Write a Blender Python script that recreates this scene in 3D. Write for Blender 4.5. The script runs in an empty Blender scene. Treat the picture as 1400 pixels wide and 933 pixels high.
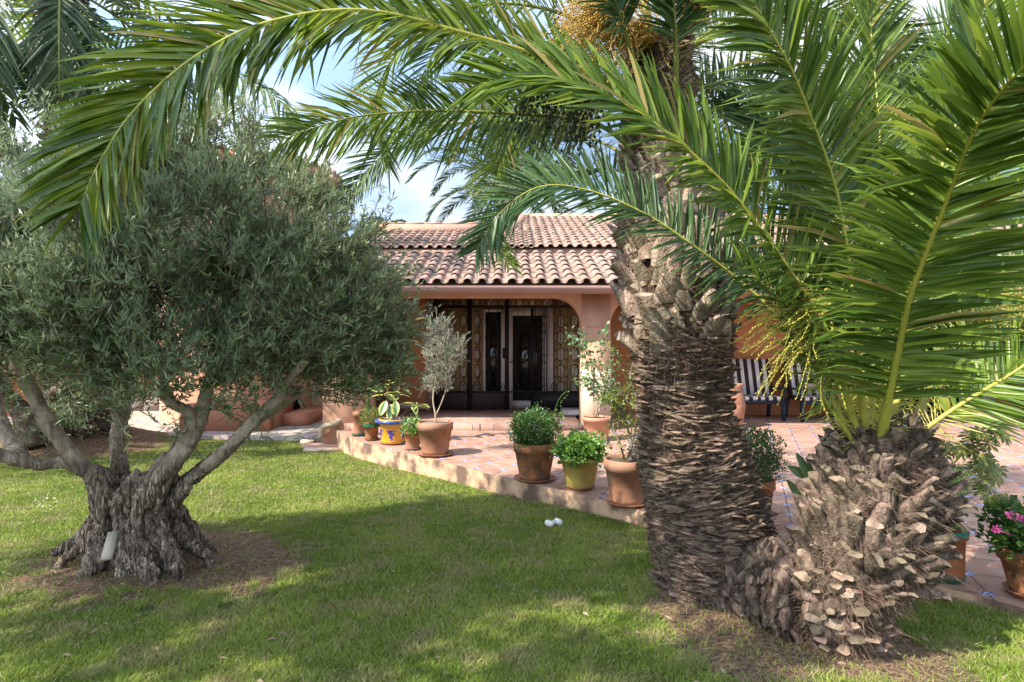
import bpy, math, random
import numpy as np
from mathutils import Vector, noise
random.seed(7); rng = np.random.default_rng(7)
PI = math.pi
C = bpy.context.scene.collection
H = 1.55; F = 800.0
def P(px, py, D): return np.array([(px-700)/F*D, D, H-(py-466.5)/F*D])
def G(px, py, z=0.0):
    D = (H-z)*F/(py-466.5); return np.array([(px-700)/F*D, D, z])

# ---------------------------------------------------------------- materials
def ncol(c): return (c[0], c[1], c[2], 1)
def mat(name, c1, c2=None, scale=6, rough=.85, bump=0., bscale=None, island=0., spec=.18, trans=0., back=None,
        metal=0., c3=None, scale3=1.2, stretch=None, coord='Object', detail=4, amt3=.6, contrast=(.35,.65), emis=None, bdist=.01, tips=0):
    m = bpy.data.materials.new(name); m.use_nodes = True
    N = m.node_tree.nodes; L = m.node_tree.links; b = N['Principled BSDF']
    b.inputs['Roughness'].default_value = rough; b.inputs['Specular IOR Level'].default_value = spec
    b.inputs['Metallic'].default_value = metal
    tc = N.new('ShaderNodeTexCoord'); mp = N.new('ShaderNodeMapping'); L.new(tc.outputs[coord], mp.inputs[0])
    if stretch: mp.inputs['Scale'].default_value = stretch
    col = None
    def rgb(c):
        r = N.new('ShaderNodeRGB'); r.outputs[0].default_value = ncol(c); return r.outputs[0]
    def mix(f, a, bb, mode='MIX'):
        x = N.new('ShaderNodeMix'); x.data_type = 'RGBA'; x.blend_type = mode
        if isinstance(f, float): x.inputs[0].default_value = f
        else: L.new(f, x.inputs[0])
        L.new(a, x.inputs[6]); L.new(bb, x.inputs[7]); return x.outputs[2]
    def nz(sc, det=detail, lo=None, hi=None):
        t = N.new('ShaderNodeTexNoise'); t.inputs['Scale'].default_value = sc; t.inputs['Detail'].default_value = det
        L.new(mp.outputs[0], t.inputs['Vector'])
        if lo is None: return t.outputs[0]
        r = N.new('ShaderNodeMapRange'); r.inputs[1].default_value = lo; r.inputs[2].default_value = hi
        L.new(t.outputs[0], r.inputs[0]); return r.outputs[0]
    col = rgb(c1)
    if c2 is not None: col = mix(nz(scale, detail, *contrast), col, rgb(c2))
    if c3 is not None:
        f = nz(scale3, 3, .45, .62)
        mm = N.new('ShaderNodeMath'); mm.operation = 'MULTIPLY'; mm.inputs[1].default_value = amt3; L.new(f, mm.inputs[0])
        col = mix(mm.outputs[0], col, rgb(c3))
    if island:
        g = N.new('ShaderNodeNewGeometry'); hs = N.new('ShaderNodeHueSaturation')
        r = N.new('ShaderNodeMapRange'); r.inputs[3].default_value = 1-island; r.inputs[4].default_value = 1+island
        L.new(g.outputs['Random Per Island'], r.inputs[0]); L.new(r.outputs[0], hs.inputs['Value'])
        r2 = N.new('ShaderNodeMath'); r2.operation = 'MULTIPLY_ADD'; r2.inputs[1].default_value = -.05*min(1,island*2); r2.inputs[2].default_value = .5+.025*min(1,island*2)
        L.new(g.outputs['Random Per Island'], r2.inputs[0]); L.new(r2.outputs[0], hs.inputs['Hue'])
        L.new(col, hs.inputs['Color']); col = hs.outputs[0]
    if tips:
        g = N.new('ShaderNodeNewGeometry'); f = N.new('ShaderNodeMath'); f.operation = 'GREATER_THAN'; f.inputs[1].default_value = 1-tips; L.new(g.outputs['Random Per Island'], f.inputs[0])
        col = mix(f.outputs[0], col, rgb((.30,.24,.07)))
    if back is not None:
        g = N.new('ShaderNodeNewGeometry'); col = mix(g.outputs['Backfacing'], col, rgb(back))
    L.new(col, b.inputs['Base Color'])
    if bump:
        bp = N.new('ShaderNodeBump'); bp.inputs['Strength'].default_value = bump; bp.inputs['Distance'].default_value = bdist
        L.new(nz(bscale or scale*3, 6), bp.inputs['Height']); L.new(bp.outputs[0], b.inputs['Normal'])
    if trans:
        out = N['Material Output']; t = N.new('ShaderNodeBsdfTranslucent'); ms = N.new('ShaderNodeMixShader')
        ms.inputs[0].default_value = trans
        hs = N.new('ShaderNodeHueSaturation'); hs.inputs['Value'].default_value = 1.5; hs.inputs['Hue'].default_value = .485
        L.new(col, hs.inputs['Color']); L.new(hs.outputs[0], t.inputs[0])
        L.new(b.outputs[0], ms.inputs[1]); L.new(t.outputs[0], ms.inputs[2]); L.new(ms.outputs[0], out.inputs[0])
    if emis: b.inputs['Emission Color'].default_value = ncol(emis); b.inputs['Emission Strength'].default_value = 1
    m['col'] = 1
    return m

M = {}
M['plaster'] = mat('plaster', (.47,.26,.17), (.54,.31,.21), 3, .92, .25, 60, c3=(.38,.215,.14), scale3=1.6)
M['plaster_deep'] = mat('plaster_deep', (.44,.185,.085), (.50,.22,.105), 3, .92, .25, 60)
M['plaster_red'] = mat('plaster_red', (.42,.18,.11), (.48,.215,.135), 2, .92, .3, 50)
M['cream'] = mat('cream_plaster', (.56,.42,.29), (.48,.34,.23), 2, .92, .3, 40, c3=(.42,.30,.2), scale3=3)
M['clad'] = mat('pale_cladding', (.55,.42,.32), (.48,.36,.27), 4, .8, .2, 30)
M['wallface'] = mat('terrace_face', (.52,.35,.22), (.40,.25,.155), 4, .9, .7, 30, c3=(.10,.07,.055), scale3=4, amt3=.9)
M['gutter'] = mat('gutter_paint', (.33,.20,.16), (.30,.18,.15), 2, .45)
M['tile'] = mat('roof_tile_clay', (.33,.21,.16), (.235,.155,.12), 9, .85, .4, 40, island=.22, c3=(.22,.19,.165), scale3=5, amt3=.7)
M['mortar'] = mat('ridge_mortar', (.44,.26,.19), (.36,.22,.16), 5, .9, .4, 30)
M['iron'] = mat('wrought_iron', (.012,.010,.010), (.02,.015,.013), 20, .5, .2)
M['doorwhite'] = mat('door_paint', (.62,.56,.52), (.56,.50,.46), 3, .5)
M['glass'] = mat('dark_glass', (.012,.012,.012), rough=.04, spec=.6)
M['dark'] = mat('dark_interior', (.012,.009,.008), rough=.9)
M['stone'] = mat('plinth_stone', (.32,.26,.22), (.17,.14,.12), 5, .9, .6, 25, island=.2)
M['rail'] = mat('navy_metal', (.02,.025,.04), rough=.45)
M['terracotta'] = mat('terracotta', (.35,.165,.095), (.25,.12,.07), 7, .85, .3, 60, c3=(.38,.27,.2), scale3=5, amt3=.28)
M['terraold'] = mat('weathered_terracotta', (.36,.16,.07), (.23,.10,.05), 9, .9, .4, 50, c3=(.12,.075,.05), scale3=8, amt3=.8)
M['terralight'] = mat('pale_terracotta', (.50,.26,.17), (.44,.22,.14), 4, .8, .2, 40)
M['terraorange'] = mat('orange_terracotta', (.36,.13,.055), (.27,.095,.04), 4, .7, .3, 30)
M['yellowpot'] = mat('olive_yellow_glaze', (.42,.33,.085), (.36,.28,.07), 5, .6, .15, 30, c3=(.30,.2,.06), scale3=6)
M['greenglaze'] = mat('green_glaze', (.02,.10,.06), (.03,.14,.08), 8, .4)
M['greennet'] = mat('green_mesh_cloth', (.01,.16,.11), (.01,.22,.15), 40, .6)
M['soil'] = mat('soil', (.06,.042,.03), (.11,.08,.055), 30, .95, .8, 60)
M['paleSoil'] = mat('gravelly_soil', (.28,.23,.19), (.12,.09,.07), 60, .95, .8, 80)
M['rachis'] = mat('frond_stem', (.34,.31,.045), (.26,.27,.04), 8, .5, c3=(.40,.32,.06), spec=.5)
M['rachis_green'] = mat('frond_stem_green', (.16,.18,.045), (.22,.23,.06), 8, .5)
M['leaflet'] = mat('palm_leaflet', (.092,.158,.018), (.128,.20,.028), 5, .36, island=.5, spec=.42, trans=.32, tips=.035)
M['leaflet_y'] = mat('palm_leaflet_yellow', (.14,.19,.015), (.08,.15,.016), 5, .36, island=.55, spec=.42, trans=.36, tips=.06)  # yellower leaflet tone, used on the long arching frond
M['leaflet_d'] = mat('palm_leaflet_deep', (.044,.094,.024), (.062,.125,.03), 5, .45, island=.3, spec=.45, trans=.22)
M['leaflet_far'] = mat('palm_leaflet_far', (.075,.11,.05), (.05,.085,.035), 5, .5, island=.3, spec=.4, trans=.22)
M['boot'] = mat('leaf_base_bark', (.20,.150,.108), (.045,.031,.022), 26, .95, 1., 90, island=.45, stretch=(1,1,.5), bdist=.02)
M['bootcut'] = mat('leaf_base_cut', (.27,.205,.14), (.10,.07,.047), 14, .9, .8, 110, island=.35)
M['bootpale'] = mat('pale_leaf_base', (.38,.30,.22), (.16,.115,.08), 20, .95, 1., 80, island=.35, bdist=.02, stretch=(1,1,.5))
M['scar'] = mat('scar_bark', (.29,.215,.15), (.075,.050,.034), 18, .95, 1., 70, island=.45, stretch=(1,1,2.5), bdist=.02)
M['core'] = mat('palm_core', (.04,.025,.018), (.085,.055,.037), 25, .95, .8, 50, bdist=.02)
M['fibre'] = mat('palm_fibre', (.17,.115,.08), (.085,.055,.037), 10, .95, island=.5)
M['greenboot'] = mat('green_leaf_base', (.28,.30,.04), (.34,.20,.05), 12, .6)
M['flower'] = mat('date_flower', (.46,.42,.09), (.38,.34,.06), 10, .7, island=.3, trans=.15)
M['flower_far'] = mat('date_flower_golden', (.52,.36,.10), (.44,.28,.07), 10, .7, island=.3, trans=.15)
M['date'] = mat('unripe_date', (.05,.055,.02), (.03,.035,.012), 10, .5, island=.3)
M['olivebark'] = mat('olive_bark', (.235,.18,.13), (.075,.053,.038), 9, .92, 1.0, 26, c3=(.30,.25,.19), scale3=4, amt3=.7, stretch=(1,1,.45), bdist=.03, contrast=(.38,.6))
M['olivelimb'] = mat('olive_limb_bark', (.17,.13,.095), (.10,.075,.055), 7, .9, .7, 30, c3=(.08,.06,.045), scale3=9, amt3=.6, bdist=.015)
M['oliveleaf'] = mat('olive_leaf', (.095,.155,.045), (.155,.21,.085), 3, .36, island=.55, spec=.55, trans=.26, back=(.24,.30,.17))
M['oliveleaf2'] = mat('olive_leaf_pale', (.17,.20,.13), (.13,.165,.10), 3, .45, island=.3, spec=.5, trans=.15, back=(.30,.33,.26))
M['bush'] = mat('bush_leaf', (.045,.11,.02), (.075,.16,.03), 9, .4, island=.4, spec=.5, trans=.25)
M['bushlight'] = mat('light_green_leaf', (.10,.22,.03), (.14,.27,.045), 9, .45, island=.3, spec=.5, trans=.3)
M['bushgrey'] = mat('grey_green_leaf', (.085,.15,.05), (.12,.18,.07), 9, .5, island=.3, spec=.4, trans=.25)
M['bushyellow'] = mat('yellow_green_leaf', (.20,.22,.04), (.12,.17,.03), 9, .45, island=.4, spec=.5, trans=.3)
M['rose'] = mat('rose_leaf', (.11,.20,.085), (.15,.24,.10), 9, .45, island=.3, spec=.5, trans=.3)
M['variegate'] = mat('leaf_cream_margin', (.55,.52,.17), (.48,.45,.12), 9, .4, island=.12, spec=.5, trans=.25)
M['rubber'] = mat('leaf_green_centre', (.06,.15,.045), (.10,.20,.07), 20, .35, island=.25, spec=.6, trans=.2)
M['twig'] = mat('twig_bark', (.17,.13,.09), (.24,.19,.14), 12, .9)
M['twigpale'] = mat('pale_twig', (.38,.31,.22), (.30,.24,.17), 12, .85)
M['greystem'] = mat('grey_stem', (.22,.18,.18), (.16,.13,.13), 12, .85)
M['pink'] = mat('geranium_petal', (.52,.08,.25), (.62,.18,.36), 20, .6, island=.3, trans=.3)
M['palepink'] = mat('pale_petal', (.75,.55,.5), (.7,.6,.5), 20, .6, trans=.2)
M['pathstone'] = None
M['whitefab'] = mat('white_cloth', (.66,.62,.60), (.58,.54,.52), 12, .9)
M['brownfab'] = mat('brown_cloth', (.035,.022,.02), (.05,.03,.028), 12, .9)
M['cushion'] = mat('taupe_cushion', (.36,.31,.27), (.30,.26,.22), 20, .95)
M['wood'] = mat('stained_wood', (.20,.075,.03), (.11,.04,.018), 8, .5, .2, 30, stretch=(1,1,.2))
M['plank'] = mat('weathered_board', (.46,.41,.31), (.34,.30,.22), 10, .85, .3, 40, stretch=(1,1,.3))
M['plastic'] = mat('white_rubber', (.72,.72,.68), (.6,.6,.55), 30, .6, .3, 60)
M['grass'] = None

# ---- tiles, lawn, path: custom node trees
def nodes(name):
    m = bpy.data.materials.new(name); m.use_nodes = True; m.node_tree.nodes['Principled BSDF'].inputs['Specular IOR Level'].default_value = .6 if 'glaze' in name else .12
    return m, m.node_tree.nodes, m.node_tree.links, m.node_tree.nodes['Principled BSDF']
class NT:
    def __init__(s, N, L): s.N, s.L = N, L
    def put(s, sock, v):
        if isinstance(v, (int, float)): sock.default_value = v
        elif isinstance(v, tuple): sock.default_value = v if len(v) != 3 or sock.type != 'RGBA' else (*v, 1)
        else: s.L.new(v, sock)
    def math(s, op, a, b=None, c=None):
        n = s.N.new('ShaderNodeMath'); n.operation = op
        s.put(n.inputs[0], a)
        if b is not None: s.put(n.inputs[1], b)
        if c is not None: s.put(n.inputs[2], c)
        return n.outputs[0]
    def mix(s, f, a, b):
        n = s.N.new('ShaderNodeMix'); n.data_type = 'RGBA'; s.put(n.inputs[0], f); s.put(n.inputs[6], a); s.put(n.inputs[7], b); return n.outputs[2]
    def noise(s, v, sc, det=4, lo=None, hi=None):
        n = s.N.new('ShaderNodeTexNoise'); n.inputs['Scale'].default_value = sc; n.inputs['Detail'].default_value = det; s.L.new(v, n.inputs['Vector'])
        return n.outputs[0] if lo is None else s.rng(n.outputs[0], lo, hi)
    def rng(s, v, lo, hi, a=0., b=1.):
        n = s.N.new('ShaderNodeMapRange'); s.L.new(v, n.inputs[0]); n.inputs[1].default_value = lo; n.inputs[2].default_value = hi
        n.inputs[3].default_value = a; n.inputs[4].default_value = b; return n.outputs[0]
    def bump(s, h, st, dist, b):
        n = s.N.new('ShaderNodeBump'); n.inputs['Strength'].default_value = st; n.inputs['Distance'].default_value = dist
        s.L.new(h, n.inputs['Height']); s.L.new(n.outputs[0], b.inputs['Normal'])

def tile_material():
    m, N, L, b = nodes('terrace_tiles'); t = NT(N, L)
    tc = N.new('ShaderNodeTexCoord'); mp = N.new('ShaderNodeMapping'); L.new(tc.outputs['Object'], mp.inputs[0])
    mp.inputs['Rotation'].default_value = (0, 0, math.radians(22)); S = 1/.34; mp.inputs['Scale'].default_value = (S, S, S)
    wob = N.new('ShaderNodeTexNoise'); wob.inputs['Scale'].default_value = 1.3; L.new(mp.outputs[0], wob.inputs['Vector'])
    sp = N.new('ShaderNodeSeparateXYZ'); L.new(mp.outputs[0], sp.inputs[0])
    jit = t.math('MULTIPLY_ADD', wob.outputs[0], .06, -.03)
    x = t.math('ADD', sp.outputs[0], jit); y = t.math('ADD', sp.outputs[1], jit)
    fx = t.math('ABSOLUTE', t.math('SUBTRACT', t.math('FRACT', x), .5)); fy = t.math('ABSOLUTE', t.math('SUBTRACT', t.math('FRACT', y), .5))
    e = t.math('MAXIMUM', fx, fy)                       # .5 at joints
    grout = t.rng(e, .476, .488)
    cx = t.math('SUBTRACT', .5, fx); cy = t.math('SUBTRACT', .5, fy)
    ins = t.math('MAXIMUM', t.math('MULTIPLY', cx, 1.0), t.math('MULTIPLY', cy, 1.0))
    insm = t.math('LESS_THAN', ins, .10); rim = t.math('LESS_THAN', ins, .118)
    cell = N.new('ShaderNodeCombineXYZ'); L.new(t.math('FLOOR', x), cell.inputs[0]); L.new(t.math('FLOOR', y), cell.inputs[1])
    wn = N.new('ShaderNodeTexWhiteNoise'); wn.noise_dimensions = '2D'; L.new(cell.outputs[0], wn.inputs['Vector'])
    c = t.mix(wn.outputs['Value'], (.27,.145,.10), (.37,.22,.16))
    c = t.mix(t.noise(mp.outputs[0], 2.2, 6, .4, .7), c, (.40,.275,.215))
    c = t.mix(t.math('MULTIPLY', t.noise(mp.outputs[0], .7, 5, .5, .75), .5), c, (.24,.14,.11))
    c = t.mix(grout, c, (.13,.085,.065))
    blue = t.mix(t.noise(tc.outputs['Object'], 70, 2, .45, .52), (.55,.56,.60), (.03,.05,.30))
    c = t.mix(rim, c, (.25,.17,.13)); c = t.mix(insm, c, blue)
    L.new(c, b.inputs['Base Color']); b.inputs['Roughness'].default_value = .55
    h = t.math('SUBTRACT', t.math('MULTIPLY', t.noise(mp.outputs[0], 6, 5), .3), grout)
    t.bump(h, .5, .006, b); return m
M['tiles'] = tile_material()

SOIL = [(-2.72, 4.45, .86), (1.35, 3.35, .55), (1.85, 3.0, .36), (-7.4, 10.2, 1.35), (-2.1, 4.2, .6), (1.2,2.85,.22), (-9.2,10.3,.6)]
def soil_val(x, y):
    v = np.full(np.shape(x), 9.0)
    for a, b_, r in SOIL: v = np.minimum(v, np.hypot(x-a, (y-b_)*1.0)/r)
    return v
def lawn_material():
    m, N, L, b = nodes('turf_soil'); t = NT(N, L)
    g = N.new('ShaderNodeNewGeometry'); pos = g.outputs['Position']
    sp = N.new('ShaderNodeSeparateXYZ'); L.new(pos, sp.inputs[0]); d = None
    for a, b_, r in SOIL:
        u = t.math('SUBTRACT', sp.outputs[0], a); w = t.math('SUBTRACT', sp.outputs[1], b_)
        q = t.math('DIVIDE', t.math('SQRT', t.math('ADD', t.math('MULTIPLY', u, u), t.math('MULTIPLY', w, w))), r)
        d = q if d is None else t.math('MINIMUM', d, q)
    d = t.math('ADD', d, t.math('MULTIPLY_ADD', t.noise(pos, 4, 6), 1.1, -.55))
    s = t.rng(d, .85, 1.15, 1, 0)
    gc = t.mix(t.noise(pos, 30, 4, .35, .65), (.05,.085,.02), (.11,.12,.035))
    gc = t.mix(t.noise(pos, 1.3, 4, .5, .7), gc, (.10,.12,.03))
    sc = t.mix(t.noise(pos, 35, 6, .35, .65), (.085,.05,.033), (.24,.15,.095))
    c = t.mix(s, gc, sc); L.new(c, b.inputs['Base Color']); b.inputs['Roughness'].default_value = .95
    t.bump(t.noise(pos, 60, 6), .9, .03, b); return m
M['lawn'] = lawn_material()
def grass_material(dry=False):
    m, N, L, b = nodes('dry_blade' if dry else 'grass_blade'); t = NT(N, L)
    g = N.new('ShaderNodeNewGeometry'); pos = g.outputs['Position']; r = g.outputs['Random Per Island']
    if dry: c = t.mix(r, (.20,.14,.09), (.40,.31,.20))
    else:
        c = t.mix(r, (.115,.19,.024), (.25,.325,.05))
        c = t.mix(t.noise(pos, 1.1, 5, .42, .68), c, (.32,.37,.075))
        c = t.mix(t.math('MULTIPLY', t.noise(pos, 3.2, 6, .50, .66), .8), c, (.33,.29,.13))
        c = t.mix(t.math('GREATER_THAN', r, .90), c, (.42,.37,.19))
    L.new(c, b.inputs['Base Color']); b.inputs['Roughness'].default_value = .6
    tr = N.new('ShaderNodeBsdfTranslucent'); L.new(c, tr.inputs[0]); ms = N.new('ShaderNodeMixShader'); ms.inputs[0].default_value = .3
    L.new(b.outputs[0], ms.inputs[1]); L.new(tr.outputs[0], ms.inputs[2]); L.new(ms.outputs[0], N['Material Output'].inputs[0]); return m
M['grass'] = grass_material(); M['drygrass'] = grass_material(True)
def bark_material():
    m, N, L, b = nodes('olive_bark_furrowed'); t = NT(N, L)
    tc = N.new('ShaderNodeTexCoord'); mp = N.new('ShaderNodeMapping'); L.new(tc.outputs['Object'], mp.inputs[0]); mp.inputs['Scale'].default_value = (1,1,.22)
    mp.inputs['Scale'].default_value = (1,1,.12)
    sz = N.new('ShaderNodeSeparateXYZ'); L.new(tc.outputs['Object'], sz.inputs[0]); up = t.rng(t.math('ADD', sz.outputs[2], t.math('MULTIPLY', t.noise(tc.outputs['Object'], 5, 3), .4)), .75, 1.05)
    f1 = t.math('MAXIMUM', t.rng(t.math('ABSOLUTE', t.math('SUBTRACT', t.noise(mp.outputs[0], 24, 5), .5)), 0, .038), up)
    f2 = t.math('MAXIMUM', t.rng(t.math('ABSOLUTE', t.math('SUBTRACT', t.noise(mp.outputs[0], 70, 3), .5)), 0, .09), t.math('MULTIPLY', up, .8))
    sp = t.noise(tc.outputs['Object'], 11, 3, .55, .68)
    c = t.mix(t.noise(tc.outputs['Object'], 7, 4, .35, .65), (.25,.185,.13), (.45,.37,.275))
    c = t.mix(f2, (.15,.11,.075), c); c = t.mix(f1, (.085,.058,.038), c); c = t.mix(t.math('MULTIPLY', sp, .7), c, (.07,.052,.038))
    L.new(c, b.inputs['Base Color']); b.inputs['Roughness'].default_value = .93; b.inputs['Specular IOR Level'].default_value = .2
    t.bump(t.math('ADD', t.math('MULTIPLY', f1, 1.), t.math('MULTIPLY', f2, .4)), 1., .02, b); return m
M['olivebark'] = bark_material()
def path_material():
    m, N, L, b = nodes('paving_stone'); t = NT(N, L)
    g = N.new('ShaderNodeNewGeometry'); pos = g.outputs['Position']
    v = N.new('ShaderNodeTexVoronoi'); v.feature = 'DISTANCE_TO_EDGE'; v.inputs['Scale'].default_value = 2.2; L.new(pos, v.inputs['Vector'])
    v2 = N.new('ShaderNodeTexVoronoi'); v2.inputs['Scale'].default_value = 2.2; L.new(pos, v2.inputs['Vector'])
    c = t.mix(t.noise(pos, 5, 5, .35, .65), (.30,.20,.125), (.40,.28,.18)); c = t.mix(.12, c, v2.outputs['Color'])
    hsv = N.new('ShaderNodeHueSaturation'); hsv.inputs['Saturation'].default_value = .55; L.new(c, hsv.inputs['Color'])
    gr = t.rng(v.outputs['Distance'], .01, .03, 1, 0)
    c = t.mix(gr, hsv.outputs[0], (.16,.12,.1)); L.new(c, b.inputs['Base Color']); b.inputs['Roughness'].default_value = .8
    t.bump(t.noise(pos, 15, 5), .5, .02, b); return m
M['path'] = path_material()
def oval_material():
    m, N, L, b = nodes('oval_pattern_tile'); t = NT(N, L)
    tc = N.new('ShaderNodeTexCoord'); sp = N.new('ShaderNodeSeparateXYZ'); L.new(tc.outputs['Object'], sp.inputs[0])
    u = t.math('SUBTRACT', t.math('FRACT', t.math('DIVIDE', sp.outputs[0], .30)), .5)
    w = t.math('SUBTRACT', t.math('FRACT', t.math('DIVIDE', sp.outputs[2], .36)), .5)
    q = t.math('SQRT', t.math('ADD', t.math('POWER', t.math('DIVIDE', u, .26), 2.), t.math('POWER', t.math('DIVIDE', w, .40), 2.)))
    # POWER of negative: use multiply instead
    uu = t.math('DIVIDE', u, .24); ww = t.math('DIVIDE', w, .38)
    q = t.math('SQRT', t.math('ADD', t.math('MULTIPLY', uu, uu), t.math('MULTIPLY', ww, ww)))
    ins = t.rng(q, .86, .96, 1, 0); ring = t.math('MULTIPLY', t.rng(q, .9, 1.0), t.rng(q, 1.12, 1.25, 1, 0))
    c = t.mix(ins, (.46,.32,.17), (.62,.54,.44)); c = t.mix(ring, c, (.16,.09,.035))
    edge = t.rng(t.math('ABSOLUTE', u), .40, .47); c = t.mix(t.math('MULTIPLY', edge, .6), c, (.18,.11,.05))
    c = t.mix(t.math('MULTIPLY', t.noise(tc.outputs['Object'], 30, 3, .4, .6), .4), c, (.26,.18,.09))
    L.new(c, b.inputs['Base Color']); b.inputs['Roughness'].default_value = .6; return m
M['oval'] = oval_material()
def mosaic_material():
    m, N, L, b = nodes('border_tile'); t = NT(N, L)
    tc = N.new('ShaderNodeTexCoord')
    ch = N.new('ShaderNodeTexVoronoi'); ch.inputs['Scale'].default_value = 22; L.new(tc.outputs['Object'], ch.inputs['Vector'])
    c = t.mix(t.rng(ch.outputs['Distance'], .25, .4), (.22,.24,.34), (.50,.44,.38)); c = t.mix(t.noise(tc.outputs['Object'], 40, 2, .5, .55), c, (.42,.20,.12))
    L.new(c, b.inputs['Base Color']); b.inputs['Roughness'].default_value = .35; return m
M['mosaic'] = mosaic_material()
def glazed_material():
    m, N, L, b = nodes('yellow_blue_glaze'); t = NT(N, L)
    tc = N.new('ShaderNodeTexCoord'); sp = N.new('ShaderNodeSeparateXYZ'); L.new(tc.outputs['Object'], sp.inputs[0])
    a = t.math('ARCTAN2', sp.outputs[1], sp.outputs[0]); fl = t.math('ABSOLUTE', t.math('SUBTRACT', t.math('FRACT', t.math('MULTIPLY', a, 6/(2*PI))), .5))
    # floral blobs hanging from a band: width narrows downwards
    z = t.rng(sp.outputs[2], .08, .22)
    nn = t.math('MULTIPLY_ADD', t.noise(tc.outputs['Object'], 45, 4), .7, -.35)
    blob = t.math('LESS_THAN', t.math('ADD', fl, nn), t.math('MULTIPLY_ADD', z, .2, .06))
    blob = t.math('MULTIPLY', blob, t.math('MULTIPLY', t.math('GREATER_THAN', sp.outputs[2], .07), t.math('LESS_THAN', sp.outputs[2], .225)))
    c = t.mix(blob, (.62,.30,.025), (.035,.045,.33)); L.new(c, b.inputs['Base Color']); b.inputs['Roughness'].default_value = .25; return m
M['glazed'] = glazed_material()
M['blueglaze'] = mat('blue_glaze', (.03,.06,.25), (.06,.12,.38), 12, .2, spec=.6)

# ---------------------------------------------------------------- mesh helpers
def world_loc(o):
    v = Vector((0,0,0))
    while o is not None: v += o.location; o = o.parent
    return np.array(v)
def obj(name, parts, m, parent=None, smooth=False, rel=None):
    """parts: list of (V, F[, material index]); verts in world space. Linked as one object."""
    Vs, loops, starts, mi = [], [], [], []; off = 0; ls = 0
    for p in parts:
        V, Fs = p[0], p[1]; k = p[2] if len(p) > 2 else 0
        if not isinstance(Fs, list): Fs = [Fs]
        for f in Fs:
            f = np.asarray(f, dtype=np.int64)
            if f.size == 0: continue
            loops.append((f+off).ravel()); n = f.shape[1]
            starts.append(ls+np.arange(len(f))*n); ls += f.size; mi.append(np.full(len(f), k))
        Vs.append(np.asarray(V, dtype=np.float64)); off += len(V)
    V = np.concatenate(Vs); lp = np.concatenate(loops).astype(np.int32); st = np.concatenate(starts).astype(np.int32)
    base = world_loc(parent) if parent is not None else (np.array(rel) if rel is not None else np.zeros(3))
    me = bpy.data.meshes.new(name)
    me.vertices.add(len(V)); me.vertices.foreach_set('co', (V-base).astype(np.float32).ravel())
    me.loops.add(len(lp)); me.loops.foreach_set('vertex_index', lp)
    me.polygons.add(len(st)); me.polygons.foreach_set('loop_start', st)
    me.polygons.foreach_set('material_index', np.concatenate(mi).astype(np.int32))
    if smooth: me.polygons.foreach_set('use_smooth', np.ones(len(st), dtype=bool))
    for mm in (m if isinstance(m, (list, tuple)) else [m]): me.materials.append(mm)
    me.update(calc_edges=True); me.validate()
    o = bpy.data.objects.new(name, me); C.objects.link(o)
    if parent is not None: o.parent = parent
    elif rel is not None: o.location = rel
    return o
def thing(name, label, cat, loc=(0,0,0), group=None):
    o = bpy.data.objects.new(name, None); C.objects.link(o); o.location = [float(a) for a in loc]; o.empty_display_size = .1
    o['label'] = label; o['category'] = cat
    if group: o['group'] = group
    return o
def tag(o, label, cat, group=None):
    o['label'] = label; o['category'] = cat
    if group: o['group'] = group
    return o
def struct(o): o['kind'] = 'structure'; return o
def stuff(o): o['kind'] = 'stuff'; return o

BF = np.array([[0,3,2,1],[4,5,6,7],[0,1,5,4],[1,2,6,5],[2,3,7,6],[3,0,4,7]])
def box(x0,x1,y0,y1,z0,z1):
    return (np.array([[x0,y0,z0],[x1,y0,z0],[x1,y1,z0],[x0,y1,z0],[x0,y0,z1],[x1,y0,z1],[x1,y1,z1],[x0,y1,z1]], float), BF)
def obox(c, sx, sy, sz, ax=(1,0,0), az=(0,0,1)):
    ax = unit(np.array(ax, float)); az = np.array(az, float); az = unit(az-ax*az.dot(ax)); ay = np.cross(az, ax); c = np.array(c, float)
    V = [c+ax*sx*a+ay*sy*b_+az*sz*d for a,b_,d in [(-.5,-.5,-.5),(.5,-.5,-.5),(.5,.5,-.5),(-.5,.5,-.5),(-.5,-.5,.5),(.5,-.5,.5),(.5,.5,.5),(-.5,.5,.5)]]
    return (np.array(V), BF)
def unit(v):
    n = np.linalg.norm(v, axis=-1, keepdims=True); return v/np.maximum(n, 1e-9)
def catmull(pts, n):
    p = np.array(pts, float); p = np.vstack([2*p[0]-p[1], p, 2*p[-1]-p[-2]]); m = len(p)-3
    t = np.linspace(0, m-1e-6, n); i = t.astype(int); u = (t-i)[:,None]
    a,b_,c,d = p[i],p[i+1],p[i+2],p[i+3]
    return .5*((2*b_)+(-a+c)*u+(2*a-5*b_+4*c-d)*u*u+(-a+3*b_-3*c+d)*u**3)
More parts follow.
